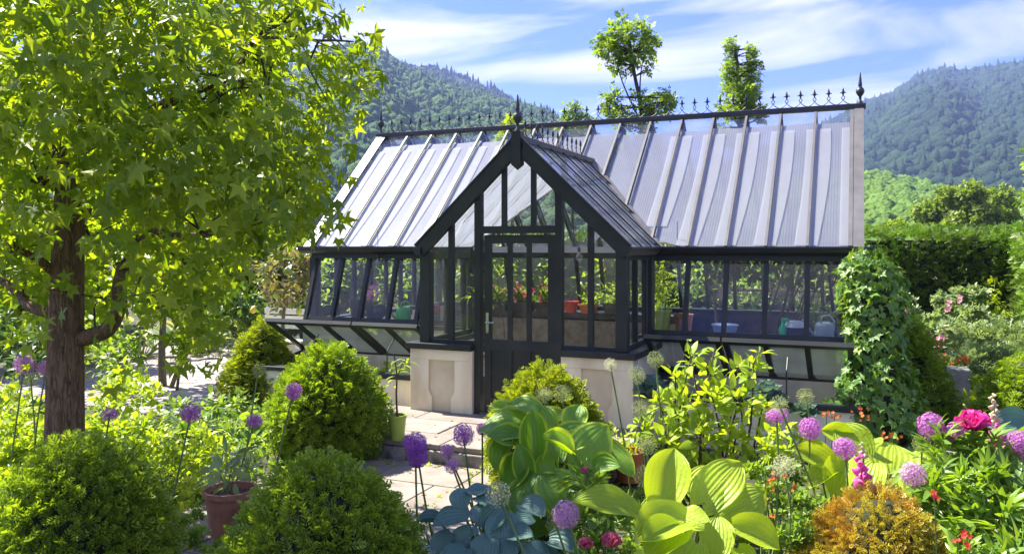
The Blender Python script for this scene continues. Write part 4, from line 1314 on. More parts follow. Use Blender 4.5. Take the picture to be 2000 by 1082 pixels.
# ------------------------------------------------------------------ trees
def tree(name, label, base, r0, trunk_pts, clusters, n, size, proto, mat, bark, cat='tree', group=None, shell=0.35):
    root = thing(name, label, cat, base, group)
    tr = MB()
    P, rr = limb([base] + trunk_pts, r0, r0 * 0.35, seg=4)
    tr.tube(P, rr, 10)
    for c in clusters:
        e = Vector(c[:3]); i = min(range(len(P)), key=lambda k: (P[k] - e).length + (0.6 if P[k].z > e.z else 0) * (P[k].z - e.z))
        mid = (P[i] + e) / 2 + Vector((random.uniform(-1, 1), random.uniform(-1, 1), random.uniform(-.4, .4))) * 0.1 * (e - P[i]).length
        q, r_ = limb([P[i], mid, e], max(rr[i] * 0.45, 0.012), 0.008, seg=3)
        tr.tube(q, r_, 5)
    tr.build('trunk', bark, root, smooth=True)
    T, v, k = cloud_points(clusters, n, shell)
    dirn = unit(v * 0.6 + np.array([0, 0, -0.15]) + rng.normal(0, 0.55, (n, 3)))
    nrm = unit(v * 0.4 + np.array([0, 0, 0.8]) + rng.normal(0, 0.5, (n, 3)))
    obj('crown', np_mesh('crown', [chunk(proto, frames(dirn, nrm, size * rng.uniform(0.6, 1.3, n)), T)]), mat, root, kind='stuff')
    return root

def blobs(c, R_, n, r, squash=0.8, seed=1):
    rr = random.Random(seed); o = []
    while len(o) < n:
        v = Vector((rr.uniform(-1, 1), rr.uniform(-1, 1), rr.uniform(-1, 1)))
        if v.length > 1: continue
        v = v.normalized() * (0.35 + 0.65 * v.length)
        o.append((c[0] + v.x * R_, c[1] + v.y * R_, c[2] + v.z * R_ * squash, r * rr.uniform(0.7, 1.25)))
    return o

# airy tree and column tree behind the ridge
def specks(polys, d, seed, r0=6, r1=13):
    """many small leaf clusters inside photo ellipses (x, y, rx, ry, count)"""
    q = random.Random(seed); o = []
    for (x, y, rx, ry, n_) in polys:
        k = 0
        while k < n_:
            u, v = q.uniform(-1, 1), q.uniform(-1, 1)
            if u * u + v * v > 1: continue
            c = at(x + u * rx, y + v * ry, d + q.uniform(-1, 1) * rx * d / FPX)
            o.append((c.x, c.y, c.z, q.uniform(r0, r1) * d / FPX)); k += 1
    return o
b = atg(1262, 22, GZ)
at_ = tree('ash_tree', 'airy young tree with a tuft of leaves on bare stems above the greenhouse ridge', b, 0.09,
     [at(1262, 330, 22), at(1252, 210, 22), at(1240, 150, 22), at(1226, 60, 22)],
     specks([(1222, 62, 44, 36, 26), (1190, 100, 30, 26, 12), (1255, 95, 26, 30, 12), (1225, 125, 24, 16, 5), (1268, 140, 8, 16, 2),
             (1268, 195, 34, 22, 12), (1195, 208, 26, 20, 8), (1300, 205, 20, 24, 7), (1240, 225, 50, 24, 14), (1245, 270, 60, 40, 16)], 22, 8),
     1700, 0.24, P_spray, LM['tree'], M['twig'], shell=0.0)
sb = MB()
for q_ in ([(1250, 235), (1228, 190), (1212, 150), (1205, 120)], [(1252, 230), (1250, 180), (1252, 140), (1258, 110)], [(1246, 240), (1205, 205), (1185, 190)]):
    pp, r_ = limb([at(x, y, 22) for x, y in q_], 0.03, 0.01); sb.tube(pp, r_, 5)
sb.build('bare_stem', M['twig'], at_, smooth=True)
b = atg(1446, 26, GZ)
tree('column_tree', 'narrow upright tree with two leafy tips rising behind the ridge cresting', b, 0.11,
     [at(1446, 300, 26), at(1442, 150, 26), at(1434, 90, 26)],
     specks([(1431, 95, 8, 16, 5), (1466, 103, 7, 12, 4), (1432, 130, 16, 22, 10), (1468, 135, 12, 22, 8), (1445, 165, 36, 24, 20), (1448, 200, 48, 26, 28), (1446, 245, 56, 40, 22)], 26, 4),
     2000, 0.23, P_spray, LM['tree'], M['twig'], shell=0.0)
b = atg(1118, 24, GZ)
tree('young_tree', 'slender leafy shoot showing just above the ridge beside the porch finial', b, 0.06,
     [at(1118, 300, 24), at(1120, 225, 24)], [pc(1120, 216, 24, 18), pc(1140, 235, 24, 18), pc(1105, 240, 24, 16), pc(1125, 270, 24, 34)], 700, 0.2, P_spray, LM['tree'], M['twig'], shell=0.1)
b = atg(1000, 24, GZ)
tree('young_tree', 'bright shrub tip behind the ridge cresting beside the porch apex', b, 0.06,
     [at(1000, 300, 24), at(998, 240, 24)], [pc(996, 240, 24, 14), pc(1010, 262, 24, 26), pc(985, 270, 24, 24)], 420, 0.2, P_spray, LM['gold'], M['twig'], shell=0.1)
b = atg(1882, 60, -1)
tree('round_tree', 'broad rounded olive-green tree standing beyond the clipped hedge', b, 0.5, [at(1882, 440, 60), at(1880, 405, 60)],
     blobs(at(1882, 425, 60), 3.1, 42, 0.85, 0.72, 5), 5200, 0.45, P_tuft, LM['treedk'], M['twig'])
b = atg(1750, 55, -1)
tree('small_tree', 'small pale round tree peeping over the hedge by the greenhouse roof', b, 0.2, [at(1750, 450, 55)],
     blobs(at(1750, 450, 55), 0.62, 9, 0.38, 0.8, 6), 800, 0.32, P_tuft, LM['tree'], M['twig'])
b = atg(2035, 13, GZ)
tree('overhanging_tree', 'leafy branch reaching in at the picture edge above the hedge', b, 0.08, [at(2040, 500, 13), at(2030, 390, 13)],
     [pc(2003, 388, 13, 14), pc(2025, 395, 13, 26), pc(2012, 300, 13, 14), pc(2040, 340, 13, 34)], 240, 0.16, P_spray, LM['tree'], M['twig'])
# garden trees beyond the brick path, seen through the big crown; gold leaf colour paints the sun on most
for k, (px, py, d, Rr, lab, mt) in enumerate((
        (-40, 430, 19, 2.7, 'leafy garden tree glimpsed through the crown at the picture edge', 'gold'),
        (195, 440, 21, 2.3, 'bright leafy tree glimpsed behind the sweetgum trunk', 'gold'),
        (400, 500, 20, 1.7, 'sunlit yellow-green tree glimpsed between the sweetgum and the lemon tree', 'gold'),
        (520, 520, 21, 1.5, 'broadleaf tree behind the lemon tree', 'mid'),
        (60, 560, 14, 1.3, 'low bushy tree behind the lowest sweetgum branch', 'gold'))):
    b = atg(px, d, GZ); c = at(px, py, d)
    tree('garden_tree', lab, b, 0.14, [Vector((b.x, b.y, c.z * 0.5)), c], blobs(c, Rr, 26, Rr * 0.33, 1.0, 20 + k), 2300, 0.24, P_tuft, LM[mt], M['bark2'], group='trees beyond the brick path')

# small tree beside the brick path
b = atg(318, 12.2, GZ)
tree('young_tree', 'slim pale-stemmed young tree standing on the edge of the brick path', b, 0.062, [at(316, 690, 12.2), at(320, 600, 12.2), at(322, 520, 12.2), at(330, 440, 12.2)],
     blobs(at(325, 520, 12.2), 0.75, 14, 0.33, 0.8, 9), 900, 0.15, P_ovate, LM['star'], M['bark2'])
tag(MB().tube([atg(332, 12.0, GZ), at(350, 715, 12.0), at(372, 650, 12.0)], [0.035, 0.03, 0.02], 8).build('leaning_stake', M['bark2'], smooth=True), 'leaning bare stake beside the slim young tree', 'stake')
tag(MB().tube([atg(345, 11.8, GZ), at(350, 725, 11.8), at(383, 655, 11.8)], [0.02, 0.02, 0.012], 6).build('leaning_stake', M['bark2'], smooth=True), 'thinner of the two leaning stakes by the young tree', 'stake')

# ------------------------------------------------------------------ the big sweetgum
TD = 6.0
tb = atg(125, TD, GZ)
SG = thing('sweetgum_tree', 'big sweetgum tree with star-shaped leaves and furrowed brown trunk', 'tree', tb)
tr = MB()
tp = [tb, at(126, 880, TD), at(128, 700, TD), at(132, 520, TD), at(138, 350, TD), at(145, 200, TD), at(152, 60, TD), at(158, -180, TD), at(165, -420, TD)]
pts, _ = limb(tp, 1, 1, seg=5)
rads = []
for p in pts:
    z = p.z
    rads.append(float(np.interp(z, [-0.2, 0.1, 1.0, 2.0, 3.0, 5.5], [0.168, 0.142, 0.126, 0.108, 0.086, 0.03])))
tr.tube(pts, rads, 20)
tr.build('trunk', M['bark'], SG, smooth=True)
limbs = [
    ([(150, 662, 6.0), (205, 646, 5.9), (231, 602, 5.8), (236, 540, 5.75), (266, 488, 5.7), (302, 450, 5.65)], 0.062, 0.038),
    ([(302, 450, 5.65), (350, 464, 5.5), (432, 452, 5.3), (520, 430, 5.2)], 0.036, 0.012),
    ([(302, 450, 5.65), (300, 385, 5.7), (345, 348, 5.7), (430, 300, 5.8)], 0.032, 0.010),
    ([(110, 612, 6.0), (62, 602, 6.1), (22, 562, 6.3), (-60, 520, 6.5)], 0.05, 0.02),
    ([(112, 535, 6.0), (72, 505, 5.8), (40, 488, 5.6), (-30, 440, 5.4)], 0.04, 0.014),
    ([(118, 365, 6.0), (68, 350, 5.8), (28, 338, 5.6), (-40, 290, 5.4)], 0.042, 0.016),
    ([(115, 455, 6.0), (60, 460, 6.3), (0, 465, 6.6)], 0.028, 0.012),
    ([(145, 300, 6.0), (260, 235, 5.7), (392, 172, 5.4), (452, 155, 5.3), (480, 100, 5.25), (492, 72, 5.2)], 0.048, 0.014),
    ([(452, 155, 5.3), (500, 160, 5.2), (525, 178, 5.1)], 0.02, 0.008),
    ([(492, 72, 5.2), (600, 78, 5.3), (690, 82, 5.4)], 0.014, 0.006),
    ([(150, 215, 6.0), (205, 150, 6.2), (245, 105, 6.3), (340, 40, 6.5)], 0.04, 0.014),
    ([(142, 240, 6.0), (115, 120, 6.1), (106, 0, 6.2), (90, -150, 6.3)], 0.075, 0.03),
    ([(140, 320, 6.0), (60, 230, 5.4), (0, 250, 5.0)], 0.036, 0.014),
    ([(145, 420, 6.0), (250, 400, 6.6), (430, 330, 7.2), (590, 300, 7.3)], 0.04, 0.012),
    ([(135, 480, 6.0), (230, 470, 6.6), (380, 520, 7.0), (420, 590, 7.0)], 0.035, 0.010),
    ([(148, 180, 6.0), (260, 20, 5.2), (420, -60, 4.8)], 0.04, 0.016),
    ([(148, 120, 6.0), (300, -60, 6.6), (520, -120, 6.8)], 0.045, 0.016),
    ([(590, 300, 7.3), (592, 340, 7.2), (588, 385, 7.1)], 0.012, 0.006),
]
for L_, a, b in limbs:
    m_ = MB(); q, r_ = limb([at(*p) for p in L_], a, b, seg=4, jitter=0.006); m_.tube(q, r_, 8); m_.build('branch', M['bark'], SG, smooth=True)
# twigs spread through the crown's volume; leaves hang along them
XRB = ([-420, -150, 0, 40, 75, 190, 225, 290, 330, 400, 430, 455, 480, 560, 640, 690], [470, 560, 590, 620, 690, 690, 645, 630, 600, 605, 610, 500, 440, 425, 405, 395])
tips = []
lr = np.random.default_rng(5)
limb_pts = np.array([tuple(p) for L_, a, b in limbs for p in limb([at(*q) for q in L_], 1, 1, seg=9)[0][5:]] + [tuple(p) for p in pts if p.z > 1.6])
while len(tips) < 1350:
    py = lr.uniform(-170, 690); xr = float(np.interp(py, *XRB))
    px = lr.uniform(-90, xr)
    u = (px - 128) / (620 if px > 128 else 520); v = (py - 120) / 590
    q = u * u * 0.9 + v * v * 0.9
    half = 2.1 * math.sqrt(max(0.03, 1 - min(q, 0.97)))
    d = TD + lr.uniform(-1, 1) * half
    if px > 560: d = TD - 0.3 + lr.uniform(-0.7, 0.9)
    if py > 520 and px < 40: continue
    if py > 590 and px < 330 and lr.uniform() < 0.9: continue
    if 60 < px < 210 and py > 300 and d < TD + 0.25 and lr.uniform() < 0.9: continue
    if py > 480 and 210 < px < 300 and lr.uniform() < 0.6: continue
    if py > 400 and lr.uniform() < 0.45: continue
    if py < -20 and lr.uniform() < 0.5: continue
    # thin places where the light comes through
    if fbm(np.array([px / 85.0]), np.array([py / 85.0 + d * 2.2]), 5, 2)[0] < 0.40: continue
    tips.append((px, py, d))
tw = MB(); LT = []; LD = []; LN = []
sunv = np.array(SD)
for i, (px, py, d) in enumerate(tips):
    p = at(px, py, d); pv_ = np.array(p)
    if i % 3:
        j = np.argsort(np.linalg.norm(limb_pts - pv_, axis=1))[random.randint(0, 22)]; q = Vector(limb_pts[j])
        if (q - p).length < 0.5:
            mid = (p + q) / 2 + Vector((random.uniform(-1, 1), random.uniform(-1, 1), random.uniform(-.2, .8))) * 0.09
            tw.tube([q, mid, p], [0.008, 0.006, 0.003], 4, cap=False)
    k = random.randint(5, 9)
    axis = unit(pv_ - np.array(at(128, 250, TD)) + lr.normal(0, 0.5, 3))
    for j in range(k):
        o_ = lr.normal(0, 0.10, 3) + axis * lr.uniform(-0.12, 0.16)
        LT.append(pv_ + o_)
        LD.append(axis * 0.55 + np.array([0, 0, -0.75]) + lr.normal(0, 0.45, 3))
        LN.append(np.array([0, 0, 0.75]) + axis * 0.55 + lr.normal(0, 0.5, 3))
tw.build('twig', M['twig'], SG, kind='stuff')
LT = np.array(LT); LD = np.array(LD); LN = np.array(LN)
Mx = frames(LD, unit(LN), 0.138 * lr.uniform(0.5, 1.3, len(LT)))
me = P_star.mesh('leaf'); me.materials.append(LM['star'])
meL = [me]
for p_ in (P_star2, P_star3):
    m_ = p_.mesh('leaf'); m_.materials.append(LM['star']); meL.append(m_)
leaf_objects(SG, meL, LM['star'], Mx, LT, 300, 'leaf', 'crown', [P_star, P_star2, P_star3])

# ------------------------------------------------------------------ yews
yew('rounded dark green yew in front of the sweetgum trunk', 150, 4.65, 0.49, 1.03, 3900, 0.105, LM['yew'], lean=0)
yew('big rounded bright green yew beside the terracotta pot, cut by the picture bottom', 632, 4.5, 0.52, 0.95, 3900, 0.10, LM['yew'])
yew('domed yew with sunlit crown in front of the lemon-side cold frame', 642, 8.2, 0.54, 1.13, 3200, 0.125, LM['yew'])
yew('yellow-green conical yew at the far corner of the cold frame', 513, 11.3, 0.54, 1.08, 2600, 0.12, LM['yewyel'], shape='cone', far=True)
yew('bright feathery yew right in front of the greenhouse door', 1066, 7.1, 0.48, 1.08, 2800, 0.12, LM['yewyel'])
yew('dark conical yew standing behind the ivy beside the path', 1775, 9.5, 0.50, 1.32, 2800, 0.12, LM['yew'], shape='cone', far=True)
yew('dark rounded yew at the picture edge above the foxglove', 2010, 8.6, 0.47, 1.0, 2200, 0.12, LM['yew'], far=True)
yew('orange-gold dwarf yew at the picture bottom', 1715, 4.55, 0.42, 0.78, 3600, 0.07, LM['yewgold'])

# ------------------------------------------------------------------ hostas
def hosta_leaf(cup=0.25, arch=0.35, wave=0.02, w0=0.74, heart=0.10, seed=0, fold=0.0):
    rows, cols = 12, 10
    V = []; F = []; UV = []; rr = random.Random(seed); ph = rr.uniform(0, 6)
    for i in range(rows + 1):
        t = i / rows
        tt = t * 0.97 + 0.03; wd = w0 / 2 * 1.45 * (tt ** 0.5 * max(0, 1 - tt ** 2.6)) ** 0.8
        wd = max(wd, 0.012)
        for k in range(cols + 1):
            u = -1 + 2 * k / cols
            y = t - heart * (1 - t) ** 3 * abs(u) ** 1.2
            z = cup * (abs(u) ** 1.7) * wd * 1.5 - arch * t * t + wave * math.sin(t * 9 + ph + u * 2) * abs(u) * (1 + 0.4 * math.sin(ph)) + 0.006 * math.cos(u * 20) * min(1, 4 * t * (1 - t)) - fold * 0
            V.append((u * wd, y, z)); UV.append((0.5 + 0.5 * u, t))
    for i in range(rows):
        for k in range(cols):
            a = i * (cols + 1) + k; F.append((a, a + 1, a + cols + 2, a + cols + 1))
    return Proto(V, F, UV)
HL = [hosta_leaf(0.25, 0.30, 0.02, 0.74, 0.10, 1), hosta_leaf(0.5, 0.15, 0.03, 0.72, 0.12, 2), hosta_leaf(0.15, 0.5, 0.035, 0.80, 0.14, 3), hosta_leaf(-0.12, 0.35, 0.03, 0.76, 0.10, 4), hosta_leaf(0.75, 0.10, 0.02, 0.70, 0.10, 5)]
def hosta(label, base, leaves, mat, extra=0, extra_len=0.26, extra_h=0.4, spread=0.35, name='hosta', ls=1.0):
    """leaves: (base px, py, d, tip px, py, d, width/length, facing) ; facing 0 up .. 1 towards the viewer"""
    root = thing(name, label, 'hosta', base)
    mes = []
    for p in HL:
        m_ = p.mesh('leaf'); m_.materials.append(mat); mes.append(m_)
    specs = []
    for (bx, by, bd, tx, ty, td, wr, fc) in leaves:
        B_ = at(bx, by, bd); specs.append((B_, B_ + (at(tx, ty, td) - B_) * ls, wr, fc))
    for k in range(extra):
        a = 2 * math.pi * k / extra + random.uniform(-.3, .3); q = spread * random.uniform(0.35, 1.0)
        hb = base[2] + extra_h * random.uniform(0.45, 1.0) * (1.15 - 0.5 * q / spread)
        bp = Vector((base[0] + math.cos(a) * q, base[1] + math.sin(a) * q, hb))
        dr = Vector((math.cos(a), math.sin(a), random.uniform(-0.35, 0.35))).normalized()
        specs.append((bp, bp + dr * extra_len * random.uniform(0.75, 1.15), 1.0, 0.25))
    for i, (B, Tp, wr, fc) in enumerate(specs):
        v = Tp - B; ln = v.length
        nrm = Vector((0, 0, 1)) * (1 - fc) + (Vector((0, 0, CAMH)) - B).normalized() * fc + Vector((random.uniform(-.2, .2), random.uniform(-.2, .2), 0))
        f = frames(np.array([v]), np.array([nrm]), np.array([ln]))[0]
        f[:, 0] *= wr * 1.22
        o = bpy.data.objects.new('leaf', mes[i % len(mes)]); COL.objects.link(o)
        o.parent = root; o.matrix_parent_inverse = Matrix.Translation(-root.location)
        mm = Matrix(((*f[0], B[0]), (*f[1], B[1]), (*f[2], B[2]), (0, 0, 0, 1)))
        o.matrix_basis = mm
        g0 = Vector(base) + Vector((random.uniform(-.06, .06), random.uniform(-.06, .06), 0))
        md = (g0 + B) / 2 + Vector((0, 0, 0.12 * (B - g0).length))
        q, r_ = limb([g0, md, B + v * 0.04], 0.011, 0.006, seg=4)
        s = MB().tube(q, r_, 6).build('leaf_stalk', M['stem'], smooth=True)
        s.parent = o; s.matrix_parent_inverse = mm.inverted()
    return root
g_ = [(1050, 802, 5.5, 990, 774, 5.6, 1.0, .3), (1012, 806, 5.6, 954, 792, 5.6, .8, .3), (1030, 822, 5.45, 958, 802, 5.4, .9, .45), (1024, 842, 5.35, 944, 814, 5.3, 1.0, .4),
      (1042, 900, 5.2, 1041, 800, 5.3, .72, .75), (1074, 850, 5.4, 1054, 785, 5.5, .9, .6), (1118, 842, 5.4, 1132, 786, 5.5, 1.05, .7), (1094, 862, 5.3, 1152, 830, 5.3, 1.1, .55),
      (1118, 905, 5.2, 1190, 828, 5.25, .95, .8), (1112, 886, 5.15, 1060, 848, 5.1, 1.0, .5), (1050, 930, 5.1, 1078, 880, 5.15, .75, .7), (1030, 940, 5.1, 1014, 868, 5.1, .75, .75),
      (1070, 930, 5.0, 1112, 985, 4.8, 1.2, .55), (1052, 925, 5.05, 1004, 990, 4.85, 1.1, .5), (992, 860, 5.3, 966, 915, 5.15, .9, .5), (1024, 858, 5.3, 964, 840, 5.2, .9, .5),
      (1155, 915, 5.2, 1206, 905, 5.1, 1.1, .4), (1176, 870, 5.4, 1234, 898, 5.2, .7, .4), (1140, 925, 5.1, 1182, 965, 4.9, 1.0, .5), (1010, 900, 5.2, 985, 960, 5.0, .9, .6), (1090, 900, 5.2, 1088, 838, 5.3, .9, .8), (1065, 830, 5.5, 1110, 800, 5.6, 1.0, .5)]
hosta('large green hosta with cupped yellow-edged leaves in front of the door yew', atg(1075, 5.4, GZ), g_, LM['hosta_green'], 10, 0.28, 0.55, 0.28)
b_ = [(900, 992, 4.7, 899, 948, 4.8, 1.0, .6), (914, 1014, 4.6, 852, 1018, 4.5, .8, .4), (944, 1022, 4.6, 936, 982, 4.65, 1.2, .6), (958, 950, 4.8, 914, 946, 4.75, .8, .4), (946, 1032, 4.55, 984, 990, 4.6, 1.0, .5),
      (980, 1004, 4.6, 984, 1060, 4.45, 1.15, .6), (996, 1046, 4.5, 1036, 1042, 4.45, 1.2, .5), (954, 1048, 4.5, 938, 1090, 4.4, 1.2, .5), (975, 1052, 4.5, 992, 1095, 4.4, 1.2, .5), (862, 1022, 4.6, 818, 1014, 4.55, .8, .4),
      (880, 1040, 4.55, 846, 1070, 4.45, 1.0, .5), (920, 1036, 4.55, 884, 1060, 4.5, .9, .5), (908, 1070, 4.45, 872, 1092, 4.35, 1.1, .4), (1030, 1062, 4.5, 1062, 1090, 4.4, 1.2, .5), (1072, 1056, 4.55, 1116, 1072, 4.45, 1.2, .5), (1000, 1020, 4.6, 1040, 1008, 4.6, 1.0, .5), (1020, 985, 4.8, 1060, 1000, 4.7, 1.1, .5), (930, 970, 4.75, 968, 978, 4.7, 1.0, .4)]
hosta('blue-grey hosta at the picture bottom beside the pink peonies', atg(965, 4.75, GZ), b_, LM['hosta_blue'], 30, 0.19, 0.46, 0.36, ls=1.08)
y_ = [(1246, 1004, 4.2, 1140, 954, 4.1, .62, .55), (1290, 985, 4.3, 1318, 872, 4.4, .85, .85), (1372, 985, 4.25, 1444, 890, 4.3, .72, .8), (1402, 1010, 4.2, 1498, 954, 4.2, .78, .8), (1432, 1032, 4.1, 1524, 1068, 4.0, .85, .6),
      (1400, 1085, 4.05, 1402, 1000, 4.15, .9, .85), (1340, 1018, 4.1, 1244, 1042, 3.95, .9, .5), (1312, 986, 4.25, 1244, 1000, 4.2, .8, .4), (1376, 1022, 4.1, 1312, 984, 4.2, .9, .5), (1330, 1040, 4.05, 1262, 1088, 3.9, 1.0, .5), (1360, 1060, 4.05, 1330, 1110, 3.9, 1.0, .5), (1440, 1070, 4.05, 1470, 1110, 3.95, 1.0, .5), (1352, 960, 4.35, 1388, 900, 4.4, .8, .8)]
y_ = [q[:6] + (q[6] * 1.08, q[7]) for q in y_]
hosta('giant yellow-green hosta with ribbed leaves at the picture bottom', atg(1345, 4.35, GZ), y_, LM['hosta_yellow'], 16, 0.26, 0.46, 0.30)
r_ = [(1690, 890, 5.3, 1640, 824, 5.4, 1.1, .75), (1622, 912, 5.2, 1556, 872, 5.2, .95, .6), (1742, 925, 5.2, 1752, 848, 5.35, 1.2, .8), (1796, 926, 5.2, 1812, 866, 5.3, 1.0, .8), (1655, 900, 5.1, 1630, 975, 4.95, .85, .5),
      (1815, 892, 5.2, 1852, 930, 5.05, 1.0, .5), (1630, 920, 5.1, 1580, 945, 5.0, .8, .4), (1705, 905, 5.15, 1668, 958, 5.0, 1.0, .5), (1765, 935, 5.1, 1800, 968, 4.95, .9, .5), (1660, 860, 5.4, 1605, 838, 5.45, 1.0, .6), (1712, 870, 5.4, 1700, 850, 5.5, 1.3, .6)]
hosta('wide sunlit yellow hosta spreading behind the golden yew', atg(1705, 5.35, GZ), r_, LM['hosta_yellow'], 9, 0.27, 0.45, 0.3)
hosta('blue-green hosta with one big leaf entering at the picture edge', atg(2040, 6.0, GZ), [(2024, 838, 6.0, 1952, 822, 5.9, .95, .6), (2030, 870, 6.0, 1990, 905, 5.8, .9, .5)], LM['hosta_blue'], 6, 0.3, 0.5, 0.25)
hosta('hosta with cream-edged leaves beyond the brick path by the leaning stakes', atg(405, 15.9, GZ), [], LM['hosta_var'], 30, 0.30, 0.75, 0.75)
hosta('hosta with cream-edged leaves beyond the brick path behind the slim young tree', atg(275, 15.0, GZ), [], LM['hosta_var'], 30, 0.32, 0.85, 0.85)
hosta('round-leaved green hosta in the bed behind the tallest of the sweetgum-side alliums', atg(450, 8.6, GZ), [], LM['hosta_green'], 14, 0.22, 0.32, 0.35)

# ------------------------------------------------------------------ ivy
iv = thing('ivy', 'thick ivy column climbing the greenhouse corner beside the cold frame', 'ivy', (0.16, 9.3, GZ))
n = 2100
t = rng.uniform(0, 1, n) ** 1.15; a = rng.uniform(0, 2 * np.pi, n)
zc = GZ + t * 2.08
rad = np.interp(zc, [-0.2, 0.3, 0.7, 1.1, 1.5, 1.75, 1.9], [0.38, 0.40, 0.29, 0.26, 0.31, 0.26, 0.08]) * (0.66 + 0.68 * fbm(a * 1.3, zc * 2.5, 12, 3)) * rng.uniform(0.85, 1.06, n)
cxv = np.interp(zc, [-0.2, 0.5, 1.2, 1.9], [0.16, 0.16, 0.14, 0.06]); cyv = np.interp(zc, [-0.2, 0.5, 1.2, 1.9], [9.0, 9.15, 9.35, 9.5])
nrm = np.stack([np.cos(a), np.sin(a), np.full(n, 0.35)], -1)
T = np.stack([cxv + np.cos(a) * rad, cyv + np.sin(a) * rad, zc], -1)
kp_ = ~((T[:, 0] < -0.12) & (T[:, 1] > 9.55) & (T[:, 2] > 0.8) & (rng.uniform(0, 1, n) < 0.8)); T = T[kp_]; nrm = nrm[kp_]; n = len(T)
dirn = np.array([0, 0, -0.8]) + nrm * 0.35 + rng.normal(0, 0.45, (n, 3))
Mx = frames(unit(dirn), unit(nrm + rng.normal(0, 0.35, (n, 3))), 0.125 * rng.uniform(0.45, 1.4, n))
me = P_ivy.mesh('leaf'); me.materials.append(LM['ivy'])
leaf_objects(iv, me, LM['ivy'], Mx, T, 300, 'leaf', 'foliage', P_ivy)
s = MB()
for k in range(7):
    a = k * 0.9; q = []
    for j in range(8):
        z = GZ + j * 0.27; rr = 0.2 * (1 - j / 14)
        q.append((float(np.interp(z, [-0.2, 1.9], [0.16, 0.06])) + math.cos(a + j * 0.3) * rr, float(np.interp(z, [-0.2, 1.9], [9.05, 9.5])) + math.sin(a + j * 0.3) * rr, z))
    s.tube(q, [0.02 - 0.0018 * j for j in range(8)], 6)
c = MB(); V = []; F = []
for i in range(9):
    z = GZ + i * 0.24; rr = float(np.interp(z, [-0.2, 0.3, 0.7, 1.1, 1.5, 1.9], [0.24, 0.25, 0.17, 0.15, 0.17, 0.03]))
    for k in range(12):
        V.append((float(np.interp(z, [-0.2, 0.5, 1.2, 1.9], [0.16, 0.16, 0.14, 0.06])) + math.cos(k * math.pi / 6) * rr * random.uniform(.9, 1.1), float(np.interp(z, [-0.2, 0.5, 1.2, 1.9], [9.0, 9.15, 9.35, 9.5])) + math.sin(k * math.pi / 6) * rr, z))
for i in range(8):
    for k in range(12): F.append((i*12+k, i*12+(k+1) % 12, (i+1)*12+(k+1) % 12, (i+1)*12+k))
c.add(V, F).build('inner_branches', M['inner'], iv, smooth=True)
s.build('stem', M['twig'], iv, smooth=True)

# ------------------------------------------------------------------ shrubs and perennials
sh = [(1342, 668, 6.0, 12), (1350, 705, 6.0, 20), (1395, 690, 6.1, 14), (1390, 730, 6.1, 26), (1482, 690, 5.9, 13), (1472, 725, 5.9, 22), (1442, 720, 6.0, 16), (1320, 740, 6.0, 26), (1285, 790, 6.0, 26), (1258, 835, 5.9, 26), (1330, 800, 5.9, 40), (1390, 790, 5.8, 42), (1445, 785, 5.9, 34), (1490, 800, 6.0, 22),
      (1300, 860, 5.8, 36), (1370, 860, 5.7, 46), (1440, 860, 5.8, 40), (1490, 860, 5.9, 20), (1410, 920, 5.7, 36), (1460, 910, 5.8, 26), (1340, 915, 5.8, 30)]
plant('leafy_shrub', 'tall leafy shrub with fresh yellow-green shoots in front of the ivy-side cold frame', 'shrub', atg(1390, 6.0, GZ), [pc(*q) for q in sh], P_ovate, LM['apple'], 780, 0.098, cap=300, shell=0.2, stem_r=0.014, updir=0.35)
pe = [(1840, 900, 4.9, 40), (1890, 890, 4.9, 44), (1940, 900, 4.8, 40), (1985, 910, 4.8, 40), (1830, 960, 4.7, 44), (1890, 960, 4.6, 50), (1950, 965, 4.6, 50), (2005, 970, 4.6, 40), (1880, 1030, 4.5, 50), (1940, 1040, 4.4, 55), (2000, 1050, 4.4, 50), (1830, 1000, 4.6, 36), (1900, 1090, 4.4, 50), (1980, 1100, 4.3, 50)]
plant('peony', 'bushy peony foliage at the picture edge under the magenta bloom', 'peony', atg(1920, 4.75, GZ), [pc(*q) for q in pe], P_peony, LM['peony'], 420, 0.20, cap=260, shell=0.15, stem_mat=M['stem'], stem_r=0.009, updir=0.45)
pe2 = [(1150, 960, 4.9, 30), (1180, 1000, 4.8, 34), (1140, 1030, 4.8, 34), (1200, 1040, 4.7, 30), (1175, 1075, 4.6, 30), (1110, 950, 5.0, 24)]
plant('peony', 'dark peony foliage between the blue hosta and the giant yellow hosta', 'peony', atg(1165, 4.9, GZ), [pc(*q) for q in pe2], P_peony, LM['mid'], 110, 0.17, cap=110, shell=0.1, stem_mat=M['stem'], stem_r=0.008, updir=0.4)
